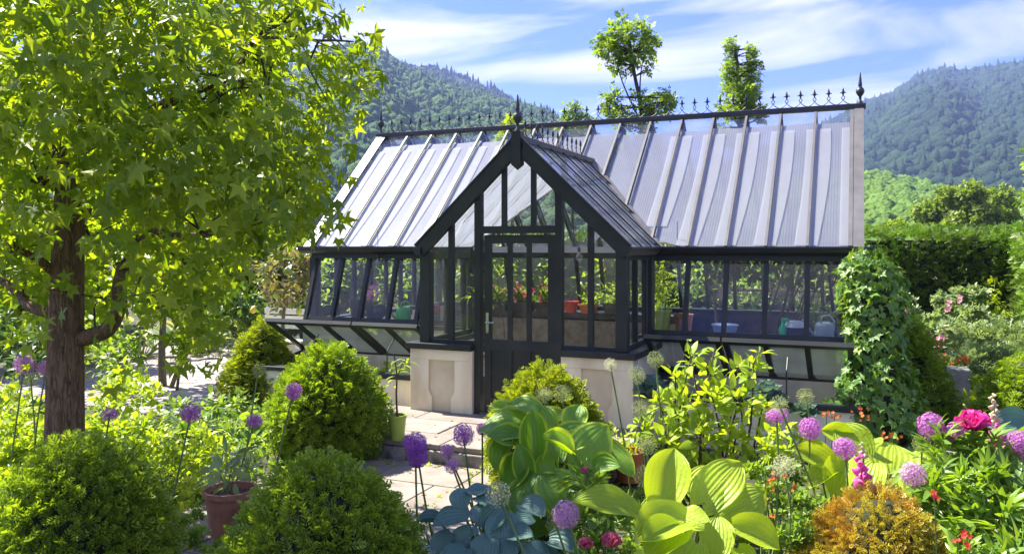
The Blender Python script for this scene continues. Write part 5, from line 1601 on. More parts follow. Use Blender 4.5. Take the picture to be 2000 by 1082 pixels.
# left-hand bed
for k, (lab, cl, mt, pr, n, sz) in enumerate((
    ('golden-leaved low shrub beside the brick path left of the slim young tree', [(240, 740, 9.6, 36), (280, 752, 9.4, 30), (210, 770, 9.2, 36), (300, 770, 9.2, 26), (250, 785, 9.0, 40)], 'gold', P_ovate, 520, 0.085),
    ('golden perennial clump glowing behind the trunk at the picture edge', [(20, 770, 9.0, 34), (55, 800, 8.6, 36), (0, 810, 8.6, 36), (30, 840, 8.2, 44), (75, 850, 8.0, 36), (-20, 850, 8, 40)], 'gold', P_ovate, 640, 0.085),
    ('yellow-green perennials between the trunk and the first allium', [(195, 830, 7.6, 36), (230, 850, 7.4, 36), (275, 835, 7.5, 36), (310, 860, 7.2, 34), (260, 880, 7.0, 36)], 'gold', P_ovate, 560, 0.08),
    ('sunlit leafy perennials between the alliums and the terracotta pot', [(330, 890, 6.9, 30), (370, 900, 6.8, 34), (420, 880, 7.0, 34), (460, 900, 6.8, 30), (390, 860, 7.3, 30), (365, 950, 6.3, 26)], 'gold', P_ovate, 460, 0.07),
    ('low sunlit foliage at the picture edge below the golden clump', [(20, 900, 6.9, 40), (60, 880, 7.0, 34), (10, 950, 6.3, 44), (50, 940, 6.4, 36), (-40, 920, 6.6, 40)], 'gold', P_tuft, 300, 0.11),
    ('dark leafy perennials behind the pink alliums', [(420, 800, 9.2, 34), (470, 790, 9.2, 34), (400, 830, 8.6, 34), (500, 820, 8.6, 30), (350, 800, 9.0, 30), (450, 850, 7.8, 32), (500, 870, 7.4, 26)], 'mid', P_ovate, 620, 0.085),
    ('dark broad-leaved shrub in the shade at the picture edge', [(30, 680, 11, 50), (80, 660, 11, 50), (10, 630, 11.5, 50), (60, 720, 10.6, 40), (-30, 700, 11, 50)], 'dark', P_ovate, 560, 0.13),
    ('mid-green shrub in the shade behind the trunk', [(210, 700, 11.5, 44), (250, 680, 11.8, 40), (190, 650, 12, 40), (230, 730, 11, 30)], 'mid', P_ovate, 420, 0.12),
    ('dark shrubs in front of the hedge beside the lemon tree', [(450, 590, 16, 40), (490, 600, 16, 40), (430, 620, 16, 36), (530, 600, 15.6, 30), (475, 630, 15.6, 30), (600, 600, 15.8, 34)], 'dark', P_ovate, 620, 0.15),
    ('small leafy weeds in front of the terracotta pot', [(385, 1000, 5.7, 22), (380, 1050, 5.3, 26), (420, 1075, 5.1, 22), (360, 1020, 5.6, 20)], 'mid', P_tuft, 70, 0.08),
    ('pale seedlings growing behind the terracotta pot', [(450, 905, 6.6, 26), (490, 920, 6.5, 22), (430, 925, 6.4, 20)], 'silver', P_lance, 90, 0.13),
)):
    b = atg(cl[0][0], cl[0][2], GZ)
    plant('bedding_plant', lab, 'plant', b, [pc(*q) for q in cl], pr, LM[mt], n, sz, shell=0.15, stem_mat=M['stem'], stem_r=0.006, group=None, updir=0.3)
# strap-leaved clumps
def strap(label, px, d, n, ln, mat, name='strap_leaf_clump', cap=60, wd=0.05):
    b = atg(px, d, GZ); root = thing(name, label, 'grass clump', b)
    pr = []
    rows = 6
    V = []; F = []; UV = []
    for i in range(rows + 1):
        t = i / rows
        for u in (-1, 1):
            V.append((u * wd / 2 * (1 - t ** 2.2), t * (1 - 0.25 * t * t), 0.55 * t - 0.75 * t ** 2.4)); UV.append((0.5 + u * 0.5, t))
    F = [(2*i, 2*i+1, 2*i+3, 2*i+2) for i in range(rows)]
    P = Proto(V, F, UV)
    a = rng.uniform(0, 6.28, n); e = rng.uniform(0.25, 1.1, n)
    dirn = np.stack([np.cos(a) * np.cos(e), np.sin(a) * np.cos(e), np.sin(e)], -1)
    T = np.array(b)[None, :] + np.stack([np.cos(a) * 0.06, np.sin(a) * 0.06, np.zeros(n)], -1) * rng.uniform(0, 1, (n, 1))
    Mx = frames(dirn, np.tile(np.array([0, 0, 1.0]), (n, 1)), ln * rng.uniform(0.6, 1.15, n))
    me = P.mesh('leaf_blade'); me.materials.append(mat)
    leaf_objects(root, me, mat, Mx, T, cap, 'leaf_blade', 'foliage', P)
strap('arching silvery strap-leaved clump to the right of the trunk', 262, 8.3, 70, 0.62, LM['grass'])
strap('arching green strap-leaved clump behind the allium with the thickest stem', 365, 8.6, 80, 0.62, LM['grass'])
strap('thin grassy clump at the edge of the lower path by the twin purple alliums', 850, 5.6, 44, 0.36, LM['grass'], wd=0.045)
strap('tall grassy stems below the hedge beside the conical yew', 478, 15.0, 60, 0.8, LM['grass'], wd=0.025)

# right-hand beds
for k, (lab, cl, mt, pr, n, sz, up) in enumerate((
    ('dark small-leaved perennials between the giant hosta and the golden yew', [(1500, 960, 5.0, 34), (1540, 980, 4.9, 36), (1560, 1040, 4.6, 40), (1520, 1050, 4.6, 34), (1590, 1000, 4.9, 30), (1545, 930, 5.2, 30), (1480, 920, 5.3, 26)], 'mid', P_tuft, 330, 0.075, .3),
    ('tall leafy stems rising behind the golden yew towards the ivy', [(1520, 850, 5.6, 24), (1530, 890, 5.5, 26), (1560, 850, 5.8, 18), (1500, 880, 5.5, 20)], 'apple', P_ovate, 150, 0.075, .4),
    ('feathery bright foliage at the picture bottom below the peony', [(1880, 1080, 4.2, 26), (1940, 1085, 4.1, 26), (1985, 1080, 4.1, 26)], 'peony', P_lance, 130, 0.12, .6),
    ('rose bush with pale pink flowers in front of the clipped hedge', [(1780, 610, 13.6, 26), (1815, 640, 13.2, 30), (1850, 610, 13.4, 26), (1880, 580, 13.4, 26), (1900, 620, 13.0, 28), (1860, 650, 12.8, 28), (1910, 580, 13.4, 22), (1790, 650, 13.0, 24), (1760, 590, 13.8, 20), (1835, 590, 13.6, 20), (1935, 640, 13, 26)], 'silver', P_tuft, 760, 0.14, .2),
    ('tall yellowing shrub standing out against the dark hedge', [(1942, 560, 13.6, 10), (1938, 590, 13.6, 16), (1930, 620, 13.4, 18), (1955, 620, 13.4, 16), (1945, 650, 13.2, 20), (1965, 650, 13.2, 16)], 'gold', P_spray, 150, 0.14, .3),
    ('feathery grey-green fennel beside the rounded yew at the picture edge', [(1900, 670, 11.6, 34), (1950, 670, 11.4, 34), (1990, 670, 11.2, 34), (1920, 710, 11.0, 32), (1970, 710, 10.8, 30), (1880, 720, 11.0, 26), (2010, 690, 11, 30)], 'silver', P_yew_far, 1700, 0.17, .5),
    ('yellow-green perennial spilling over the path edge below the orange flowers', [(1845, 720, 11.2, 22), (1870, 740, 10.8, 24), (1900, 750, 10.6, 24), (1908, 785, 10.2, 22), (1925, 790, 10.0, 22), (1935, 760, 10.4, 22), (1930, 825, 9.6, 18), (1945, 842, 9.4, 18)], 'gold', P_ovate, 520, 0.11, .3),
    ('dense leafy shrubs between the ivy and the rose bed', [(1745, 640, 12.6, 20), (1760, 670, 12.2, 22), (1780, 680, 12.2, 18), (1740, 600, 13, 18)], 'mid', P_tuft, 240, 0.12, .2),
)):
    b = atg(cl[0][0], cl[0][2], GZ)
    plant('bedding_plant' if 'shrub' not in lab and 'rose' not in lab else ('rose_bush' if 'rose bush' in lab else 'leafy_shrub'), lab, 'plant' if 'rose bush' not in lab else 'rose bush', b, [pc(*q) for q in cl], pr, LM[mt], n, sz, shell=0.15, stem_mat=M['stem'], stem_r=0.008, updir=up)

# carpet of low leaves over the beds
def carpet(label, spans, n, size, mat, zmax=0.12):
    T = []
    for (px0, px1, d0, d1, wgt) in spans:
        m_ = int(n * wgt)
        d = np.sqrt(rng.uniform(d0 * d0, d1 * d1, m_)); px = rng.uniform(px0, px1, m_)
        r = (px - 1000) / FPX * d
        z = GZ + 0.01 + zmax * rng.uniform(0, 1, m_) * fbm(px / 60, d * 3, 3, 2)
        T.append(np.stack([r * CY - d * SY, r * SY + d * CY, z], -1))
    T = np.concatenate(T); n = len(T)
    bad = ((T[:, 0] > -4.9) & (T[:, 0] < -2.4) & (T[:, 1] > 3.6) & (T[:, 1] < 7.0)) | ((T[:, 0] > -5.3) & (T[:, 0] < -2.1) & (T[:, 1] > 6.95)) | ((T[:, 0] < -7.7) & (T[:, 0] > -13.5) & (T[:, 1] > 7.65) & (T[:, 1] < 12.9)) | ((T[:, 0] > 0.8) & (T[:, 0] < 1.7) & (T[:, 1] > 5)) | ((T[:, 0] > -7.5) & (T[:, 0] < 0.0) & (T[:, 1] > 8.7))
    T = T[~bad]; n = len(T)
    dirn = unit(rng.normal(0, 1, (n, 3)) + np.array([0, 0, 0.8])); nrm = unit(rng.normal(0, 0.4, (n, 3)) + np.array([0, 0, 1]))
    o = obj('ground_cover', np_mesh('ground_cover', [chunk(P_tuft, frames(dirn, nrm, size * rng.uniform(0.6, 1.4, n)), T)]), mat, kind='stuff', label=label)
    o['category'] = 'ground cover'
carpet('low green ground cover filling the beds', [(-150, 800, 4.5, 8, .3), (-150, 620, 8, 14, .3), (900, 2100, 4, 7, .25), (1200, 2150, 7, 15.5, .3), (2100, 2900, 3.2, 11, .5), (-900, -150, 4, 18, .6)], 5200, 0.10, LM['mid'], 0.16)
carpet('golden ground cover in the sunny bed under the sweetgum', [(-100, 480, 5.0, 9.5, 1.0)], 1500, 0.10, LM['gold'], 0.2)  # gold leaf colour also stands for the sun on this bed

# fallen leaves and weeds on the paving
n = 90
T = np.stack([rng.uniform(-5.2, -2.4, n), rng.uniform(4.6, 8.35, n), np.zeros(n)], -1)
T[:, 2] = np.where(T[:, 1] > 7.03, 0.008, GZ + 0.04)
Mx = frames(unit(rng.normal(0, 1, (n, 3)) * np.array([1, 1, .08])), unit(rng.normal(0, .25, (n, 3)) + np.array([0, 0, 1])), 0.05 * rng.uniform(.4, 1.2, n))
lit = leaf_mat('dry_leaf', (0.16, 0.10, 0.03), (0.26, 0.22, 0.06), trans=0.2)
o = obj('leaf_litter', np_mesh('leaf_litter', [chunk(P_small, Mx, T)]), lit, kind='stuff', label='dry leaves scattered over the terrace and path slabs'); o['category'] = 'fallen leaves'
n = 260
k = rng.uniform(0, 1, n)
T = np.stack([np.where(k < .5, rng.uniform(-5.0, -2.4, n), rng.choice([-4.97, -4.05, -3.2, -2.32], n) + rng.normal(0, .03, n)), np.where(k < .5, 6.93 - np.abs(rng.normal(0, .06, n)), rng.uniform(4.2, 6.9, n)), np.full(n, GZ + 0.02)], -1)
Mx = frames(unit(rng.normal(0, .7, (n, 3)) + np.array([0, 0, .8])), rvec(n), 0.05 * rng.uniform(.5, 1.5, n))
o = obj('joint_weeds', np_mesh('joint_weeds', [chunk(P_tuft, Mx, T)]), LM['gold'], kind='stuff', label='small weeds along the step foot and in the slab joints'); o['category'] = 'weeds'

# ------------------------------------------------------------------ flowers
def allium_head(nf, petal, col_ped):
    """unit-radius umbel: stalklets from the centre, each with a six-petalled star"""
    V = []; F = []; ga = math.pi * (3 - math.sqrt(5))
    rr = random.Random(3)
    for i in range(nf):
        z = 1 - 2 * (i + 0.5) / nf; q = math.sqrt(1 - z * z); a = ga * i
        n = Vector((q * math.cos(a), q * math.sin(a), z)); r = rr.uniform(0.80, 1.02)
        n = (n + Vector((rr.uniform(-.06, .06), rr.uniform(-.06, .06), rr.uniform(-.06, .06)))).normalized()
        u = n.orthogonal().normalized(); v = n.cross(u)
        e = n * r
        k = len(V); wd = 0.010
        V += [u * wd, -u * wd, e - u * wd, e + u * wd]; F.append((k, k + 1, k + 2, k + 3))
        ph = rr.uniform(0, 1)
        for j in range(6):
            t = ph + j * math.pi / 3; d = (u * math.cos(t) + v * math.sin(t)); s = (-u * math.sin(t) + v * math.cos(t))
            k = len(V)
            V += [e, e + d * petal * 0.55 + s * petal * 0.22 + n * 0.03, e + d * petal + n * 0.075, e + d * petal * 0.55 - s * petal * 0.22 + n * 0.03]
            F.append((k, k + 1, k + 2, k + 3))
    return V, F
def flower_mat(name, c1, c2, trans=0.3):
    return leaf_mat(name, c1, c2, tr=(1.3, 1.1, 1.3), trans=trans, rough=0.5, spec=0.2)
FM = {'purple': flower_mat('allium_purple', (0.42, 0.11, 0.38), (0.60, 0.27, 0.56)),
      'pale': flower_mat('allium_pale', (0.52, 0.22, 0.46), (0.68, 0.42, 0.60)),
      'deep': flower_mat('allium_deep', (0.30, 0.07, 0.34), (0.46, 0.18, 0.50)),
      'green': flower_mat('allium_green', (0.22, 0.30, 0.08), (0.42, 0.48, 0.18)),
      'cream': flower_mat('allium_cream', (0.45, 0.50, 0.24), (0.65, 0.66, 0.42)),
      'peony': flower_mat('peony_pink', (0.55, 0.02, 0.20), (0.75, 0.08, 0.34)),
      'pink': flower_mat('peony_pale', (0.55, 0.08, 0.16), (0.75, 0.24, 0.30)),
      'rose': flower_mat('rose_pink', (0.70, 0.30, 0.38), (0.80, 0.45, 0.50)),
      'orange': flower_mat('orange_flower', (0.60, 0.11, 0.02), (0.72, 0.20, 0.03)),
      'red': flower_mat('red_flower', (0.60, 0.03, 0.02), (0.70, 0.08, 0.05)),
      'geranium': flower_mat('geranium', (0.62, 0.06, 0.10), (0.75, 0.22, 0.24)),
      'fox': flower_mat('foxglove', (0.55, 0.06, 0.28), (0.70, 0.18, 0.42)),
      'foxpale': flower_mat('foxglove_bud', (0.50, 0.42, 0.28), (0.62, 0.52, 0.36))}
AH = {}
for kname, nf, pt in (('purple', 190, 0.17), ('pale', 170, 0.16), ('deep', 200, 0.18), ('green', 120, 0.10), ('cream', 130, 0.11)):
    V, F = allium_head(nf, pt, None)
    me = MB().add(V, F).mesh('flower_head'); me.materials.append(FM[kname]); AH[kname] = me
def allium(label, px, py, rpx, d, kind, bx, squash=1.0, bd=None):
    """head centre at (px,py) in the photo, d away; the stem comes down to the ground below bx"""
    h = at(px, py, d); r = rpx * d / FPX
    b = atg(bx, bd or d, GZ)
    root = thing('allium', label, 'allium', b, 'alliums')
    mid = (b * 0.5 + h * 0.5) + Vector((random.uniform(-.02, .02), random.uniform(-.02, .02), 0.0))
    p, rr = limb([b, mid, h], 0.0075, 0.006, seg=5)
    MB().tube(p, rr, 7).build('stem', M['stem'] if kind != 'deep' else M['stem'], root, smooth=True)
    o = bpy.data.objects.new('flower_head', AH[kind]); COL.objects.link(o); attach(o, root)
    o.location = h; o.scale = (r, r, r * squash); o.rotation_euler = (random.uniform(-.3, .3), random.uniform(-.3, .3), random.uniform(0, 6))
for a in [
    ('pink allium globe at the picture edge, to the left of the trunk', 48, 711, 20, 6.6, 'pale', 10),
    ('pink allium globe half hidden behind the trunk', 90, 720, 17, 6.8, 'pale', 60),
    ('purple allium just right of the trunk, on a short stem above the dark yew', 214, 809, 17, 5.6, 'purple', 175, .75),
    ('large pink-purple allium on a thick leaning stem above the sunlit perennials', 373, 807, 19, 5.9, 'purple', 318),
    ('small purple allium between the thick-stemmed allium and the domed yew', 497, 822, 16, 6.2, 'purple', 430, .8),
    ('purple allium in front of the domed yew', 573, 764, 17, 6.3, 'purple', 520),
    ('deep purple allium, upper of the twin heads by the lower path', 811, 868, 24, 5.0, 'deep', 820),
    ('deep purple allium, lower of the twin heads by the lower path', 816, 893, 20, 5.0, 'deep', 880),
    ('lilac allium nearest the step edge, beside the hosta', 905, 849, 21, 5.4, 'purple', 945),
    ('small pink allium leaning out over the step', 873, 881, 14, 5.5, 'pale', 960),
    ('small faded allium, lowest of the trio over the step', 883, 910, 15, 5.3, 'pale', 955),
    ('small violet allium touching the hosta above the step', 942, 838, 12, 5.5, 'deep', 944),
    ('big lilac allium among blue hosta and peony leaves', 1106, 1004, 27, 4.3, 'pale', 1180),
    ('flattened purple allium above the leafy stems near the cold frame', 1517, 811, 22, 5.2, 'purple', 1522, .62),
    ('round purple allium in front of the cold frame wall', 1582, 837, 21, 5.2, 'purple', 1590),
    ('bright purple allium in front of the wide yellow hosta', 1650, 875, 23, 4.9, 'purple', 1665, .85),
    ('lilac allium behind the golden yew, at the hosta edge', 1784, 927, 24, 4.7, 'pale', 1790),
    ('large pink-purple allium in front of the path', 1818, 831, 25, 5.0, 'purple', 1830),
    ('purple allium behind the magenta peony bloom', 1870, 847, 23, 4.9, 'purple', 1872),
    ('purple allium at the picture edge beside the foxglove', 1992, 866, 25, 4.7, 'purple', 1996),
    ('pale purple allium low at the picture edge under another head', 1985, 893, 20, 4.9, 'pale', 1990),
    ('small green allium seed head on a long thin stem near the porch wall', 1192, 712, 13, 6.2, 'cream', 1240),
    ('green allium seed head by the porch corner, middle of three', 1243, 732, 18, 6.0, 'green', 1290),
    ('green allium seed head under the raised lid, beside the shrub tips', 1280, 702, 17, 6.0, 'green', 1310),
    ('green allium seed head low beside the shrub', 1250, 798, 17, 5.9, 'green', 1275),
    ('green allium seed head half hidden in the shrub', 1290, 775, 15, 6.2, 'green', 1300),
    ('fuzzy green allium head above the hosta in front of the door yew', 1062, 770, 17, 5.9, 'green', 1105),
    ('second fuzzy green allium head above the hosta, nearer the porch wall', 1098, 768, 18, 5.8, 'green', 1130),
    ('green allium head between hosta and shrub', 1262, 867, 21, 5.2, 'green', 1300),
    ('green allium head over the giant yellow hosta', 1258, 930, 21, 4.6, 'green', 1310),
    ('big spidery green allium head on a pale leaning stem over the blue hosta', 973, 965, 26, 4.2, 'cream', 1130),
    ('green allium head behind the big lilac one', 1085, 1022, 19, 4.4, 'green', 1150),
    ('creamy white allium globe beside the dark perennials', 1531, 911, 23, 4.7, 'cream', 1570),
    ('green allium globe in front of the cold frame coping', 1573, 774, 17, 5.6, 'green', 1640),
    ('green allium tuft above the flattened purple one', 1522, 790, 18, 5.0, 'green', 1660),
    ('faint green allium head beside the large pink-purple one', 1800, 868, 18, 5.2, 'green', 1815),
    ('green allium head in front of the conical yew', 505, 722, 14, 7.0, 'green', 470),
    ('green seed head to the left of the trunk below the pink globes', 60, 741, 14, 7.0, 'green', 70),
    ('pale lilac allium at the edge beside the peony foliage', 1940, 1010, 0.1, 5, 'pale', 1940) if False else None,
]:
    if a: allium(*a)

# peony blooms: layered cupped petals
def bloom(label, px, py, rpx, d, kind, base_px):
    h = at(px, py, d); r = rpx * d / FPX; b = atg(base_px, d + 0.1, GZ)
    root = thing('peony_bloom', label, 'peony bloom', b)
    p, rr = limb([b, (b + h) / 2 + Vector((0.03, 0, 0)), h - Vector((0, 0, r * .3))], 0.008, 0.006, seg=4)
    MB().tube(p, rr, 6).build('stem', M['stem'], root, smooth=True)
    pet = hosta_leaf(0.7, -0.25, 0.09, 1.0, 0.02, 9).mesh('petal'); pet.materials.append(FM[kind])
    k = 0
    for ring, (n, el, ln) in enumerate(((9, 10, 1.0), (9, 35, 1.0), (8, 58, 1.0), (7, 75, .95), (5, 88, .85))):
        for j in range(n):
            a = 2 * math.pi * (j + 0.5 * ring) / n + random.uniform(-.2, .2); e = R(el + random.uniform(-12, 12))
            dv = np.array([[math.cos(a) * math.cos(e), math.sin(a) * math.cos(e), math.sin(e)]])
            nv = np.array([[-math.cos(a) * math.sin(e), -math.sin(a) * math.sin(e), math.cos(e)]])
            f = frames(dv, nv, np.array([r * ln * random.uniform(.85, 1.1)]))[0]
            o = bpy.data.objects.new('petal', pet); COL.objects.link(o); o.parent = root; o.matrix_parent_inverse = Matrix.Translation(-root.location)
            q = h - Vector((0, 0, r * 0.35))
            o.matrix_basis = Matrix(((*f[0], q[0]), (*f[1], q[1]), (*f[2], q[2]), (0, 0, 0, 1)))
bloom('big magenta double peony bloom beside the foxglove', 1900, 826, 36, 4.8, 'peony', 1905)
bloom('pink peony bloom at the picture bottom', 1195, 1058, 25, 4.4, 'pink', 1200)
bloom('smaller pink peony bloom beside the blue hosta', 1143, 1063, 17, 4.45, 'pink', 1150)
bloom('tiny pink peony bud under the big green hosta leaf', 1142, 918, 10, 4.9, 'pink', 1150)

def foxglove(label, pts, d, n, r, kinds):
    """pts: photo places from the top of the spike down"""
    top = at(*pts[0], d); bot = at(*pts[1], d); b = atg(pts[1][0] + 5, d, GZ)
    root = thing('foxglove', label, 'foxglove', b)
    MB().tube([b, bot, top], [0.007, 0.006, 0.003], 6).build('stem', M['stem'], root, smooth=True)
    bell = MB().lathe([(0.0, 0), (0.22, 0.06), (0.30, 0.3), (0.36, 0.62), (0.42, 0.9), (0.55, 1.0)], (0, 0, 0), 10)
    ms = []
    for k in kinds:
        m_ = bell.mesh('bell', True); m_.materials.append(FM[k]); ms.append(m_)
    for i in range(n):
        t = i / (n - 1); p = top.lerp(bot, t)
        s = r * (0.35 + 0.65 * t)
        a = i * 2.4
        o = bpy.data.objects.new('bell', ms[0] if t < 0.5 and len(ms) > 1 else ms[-1]); COL.objects.link(o); attach(o, root)
        o.location = p; o.scale = (s, s, s)
        dv = Vector((math.cos(a) - SY * 0.2, math.sin(a) - CY * 0.6, -0.8)).normalized()
        o.rotation_euler = dv.to_track_quat('Z', 'Y').to_euler()
foxglove('foxglove spire with cream buds above and pink bells below, at the picture edge', [(1938, 768), (1952, 878)], 5.0, 20, 0.062, ('foxpale', 'fox'))
foxglove('short foxglove with magenta bells just above the golden yew', [(1678, 885), (1688, 940)], 4.7, 9, 0.075, ('fox',))
foxglove('pale foxglove spire far off in front of the dark hedge', [(1769, 575), (1773, 620)], 13.5, 14, 0.07, ('foxpale', 'fox'))
foxglove('small cream flower spike beside the right-hand yellow hosta', [(1682, 862), (1686, 885)], 4.75, 6, 0.03, ('foxpale',))

# clusters of small flowers on thin stems, each cluster of its own
P_flower = multi([(P_small, rotz(R(72 * k)) @ rotx(R(18)) @ (np.eye(3) * 0.5), (0, 0, 0)) for k in range(5)])
def flowers(name, label, cat, places, d, size, mat, stems=True, n_each=5, spread=0.03):
    b = atg(places[0][0], d, GZ); root = thing(name, label, cat, b)
    T = []
    s = MB()
    fm_ = P_flower.mesh('flower'); fm_.materials.append(mat)
    cnt = 0
    for (px, py) in places:
        c = at(px, py, d + random.uniform(-.3, .3))
        if stems: s.tube([Vector((c.x + random.uniform(-.05, .05), c.y + random.uniform(-.05, .05), max(GZ, c.z - 0.55))), c], 0.004, 4)
        for k in range(n_each):
            q = c + Vector((random.gauss(0, spread), random.gauss(0, spread), random.gauss(0, spread * .6)))
            o = bpy.data.objects.new('flower', fm_); COL.objects.link(o); attach(o, root)
            o.location = q; z_ = size * random.uniform(.7, 1.2); o.scale = (z_, z_, z_)
            tc_ = (Vector((0, 0, CAMH)) - q).normalized() + Vector((random.uniform(-.6, .6), random.uniform(-.6, .6), random.uniform(0, .9)))
            o.rotation_euler = tc_.to_track_quat('Z', 'Y').to_euler()
    if stems: s.build('stem', M['stem'], root)
flowers('geum', 'orange flower heads in front of the ivy foot', 'flowers', [(1630, 812), (1615, 808), (1680, 802), (1690, 815), (1720, 855), (1740, 850), (1660, 838), (1705, 860)], 6.4, 0.032, FM['orange'])
flowers('geum', 'orange flower heads scattered over the bed by the path', 'flowers', [(1832, 690), (1852, 698), (1870, 705), (1880, 698), (1842, 706), (1860, 712), (1890, 712), (1838, 672), (1868, 722), (1850, 733), (1825, 718), (1905, 705)], 11.0, 0.07, FM['orange'], spread=0.05)
flowers('marigold', 'small orange flowers among the dark perennials beside the giant hosta', 'flowers', [(1495, 935), (1515, 945), (1530, 960), (1500, 965), (1495, 995), (1545, 940), (1520, 925)], 4.8, 0.03, FM['orange'], n_each=3)
flowers('geum', 'scarlet flowers at the picture bottom below the peony foliage', 'flowers', [(1825, 970), (1870, 1055), (1893, 1067), (1890, 1046)], 4.2, 0.036, FM['red'], n_each=3, spread=0.012)
flowers('rose', 'pale pink roses on the bush in front of the hedge', 'flowers', [(1855, 592), (1878, 585), (1850, 605), (1860, 640), (1815, 655), (1835, 660), (1832, 672), (1842, 645), (1805, 672), (1830, 680)], 12.6, 0.085, FM['rose'], spread=0.03, n_each=4, stems=False)

# ------------------------------------------------------------------ pots
def pot(name, label, c, r, h, m, rim=0.12, soil=True, cat='pot', taper=0.72):
    root = thing(name, label, cat, c)
    rb = r * taper
    MB().lathe([(0, 0.0), (rb, 0.0), (r * 0.96, h * (1 - rim)), (r * 0.965, h * (1 - rim)), (r * 1.04, h * (1 - rim) + 0.004), (r * 1.05, h), (r * 0.93, h), (r * 0.90, h * 0.86), (0, h * 0.86)], c, 28).build('pot_body', m, root, smooth=False)
    if soil: MB().lathe([(0, h * 0.88), (r * 0.89, h * 0.875)], c, 20).build('soil', M['soil'], root)
    return root
c = atg(450, 5.96, GZ)
pot('terracotta_pot', 'large terracotta pot between the two front yews', c, 0.185, 0.36, M['terracotta'])
plant('potted_plant', 'young broad-leaved seedling growing in the large terracotta pot', 'plant', c + Vector((0, 0, 0.32)), [(c.x - 0.08, c.y - 0.02, 0.25, 0.10), (c.x + 0.02, c.y, 0.24, 0.08), (c.x - 0.02, c.y + 0.04, 0.33, 0.07)], P_ovate, LM['silver'], 18, 0.13, cap=18, stem_mat=M['stem'], stem_r=0.006)
c = atg(776, 8.14, 0.0)
pot('plastic_pot', 'lime green plastic pot on the terrace step', c, 0.092, 0.245, M['lime_pot'])
root = thing('sapling', 'thin sapling with a few drooping leaves in the lime pot', 'sapling', c + Vector((0, 0, 0.22)))
q, r_ = limb([c + Vector((0, 0, 0.21)), at(774, 770, 8.14), at(775, 735, 8.14), at(771, 700, 8.14), at(768, 692, 8.14)], 0.011, 0.005)
q2, r2 = limb([at(775, 740, 8.14), at(785, 712, 8.14), at(795, 700, 8.14)], 0.006, 0.003)
MB().tube(q, r_, 7).tube(q2, r2, 5).build('stem', M['twig'], root, smooth=True)
me = P_lance.mesh('leaf'); me.materials.append(LM['apple'])
lm = np.array([tuple(at(x, y, 8.14)) for x, y in ((795, 700), (790, 705), (798, 702), (786, 712), (780, 722), (776, 730), (792, 698), (770, 742), (768, 752), (800, 706), (783, 708), (775, 725), (788, 700), (772, 735))])
dirs = np.array([(random.uniform(-1, 1), random.uniform(-1, 1), random.uniform(-.7, .4)) for _ in lm])
leaf_objects(root, me, LM['apple'], frames(unit(dirs), np.tile([0, 0, 1.0], (len(lm), 1)), np.full(len(lm), 0.12)), lm, 50, 'leaf', 'foliage', P_lance)
for k, (px, d, lab) in enumerate(((1205, 7.6, 'orange clay pot behind the hosta, at the porch foot'), (1228, 7.3, 'second orange clay pot behind the hosta, nearer the shrub'))):
    c = atg(px, d, GZ + 0.03 if k else GZ); pot('clay_pot', lab, c, 0.14, 0.27, M['orange_pot'])
    plant('potted_plant', ['small leafy plant in the clay pot at the porch foot', 'small leafy plant in the clay pot nearer the shrub'][k], 'plant', c + Vector((0, 0, .24)), [(c.x, c.y, c.z + 0.32, 0.12)], P_ovate, LM['apple'], 60, 0.06, stem_mat=M['stem'], stem_r=0.004)

# ------------------------------------------------------------------ lemon tree and bench beyond the greenhouse
b = atg(552, 14.2, GZ)
lt = tree('lemon_tree', 'pale-leaved lemon tree with yellow fruit beside the greenhouse end', b, 0.045, [at(552, 640, 14.2), at(555, 600, 14.2), at(552, 540, 14.2)],
          blobs(at(548, 540, 14.2), 0.56, 20, 0.20, 0.9, 3), 1100, 0.105, P_ovate, LM['citrus'], M['bark2'], cat='lemon tree')
lm_ = solid('lemon_skin', (0.55, 0.42, 0.03), (0.62, 0.52, 0.06), 8, rough=0.45)
lgm = solid('green_lemon_skin', (0.30, 0.38, 0.05), (0.36, 0.44, 0.07), 8, rough=0.45)
fr_ = MB().lathe([(0, -0.05), (0.02, -0.043), (0.036, -0.02), (0.038, 0.01), (0.028, 0.034), (0.010, 0.046), (0.006, 0.056), (0, 0.057)], (0, 0, 0), 12)
fm1_ = fr_.mesh('fruit', True); fm1_.materials.append(lm_); fm2_ = fr_.mesh('fruit', True); fm2_.materials.append(lgm)
for px, py, g_ in ((580, 562, 0), (584, 608, 1), (521, 523, 1), (517, 551, 1), (540, 578, 1), (495, 605, 0), (539, 500, 1), (560, 530, 1), (533, 560, 0)):
    o = bpy.data.objects.new('fruit', fm2_ if g_ else fm1_); COL.objects.link(o); attach(o, lt); o.location = at(px, py, 13.8); o.rotation_euler = (random.uniform(-.5, .5), random.uniform(-.5, .5), 0); o.scale = (1.35,) * 3
bc = atg(563, 14.6, GZ)
be = thing('garden_bench', 'white garden bench showing under the lemon tree', 'bench', bc)
for k in range(4): MB().box((bc.x - 0.7, bc.y - 0.2 + 0.1 * k, 0.22), (bc.x + 0.35, bc.y - 0.2 + 0.1 * k + 0.085, 0.25)).build('seat_slat', M['white'], be)
for k in range(3): MB().box((bc.x - 0.7, bc.y + 0.21, 0.42 + 0.13 * k), (bc.x + 0.35, bc.y + 0.235, 0.52 + 0.13 * k)).build('back_slat', M['white'], be)
for x in (bc.x - 0.65, bc.x + 0.28):
    for y, z in ((bc.y - 0.17, 0.219), (bc.y + 0.19, 0.80)): MB().box((x, y - 0.0, GZ), (x + 0.05, y + 0.018 if z > .3 else y + 0.05, z)).build('leg', M['white'], be)

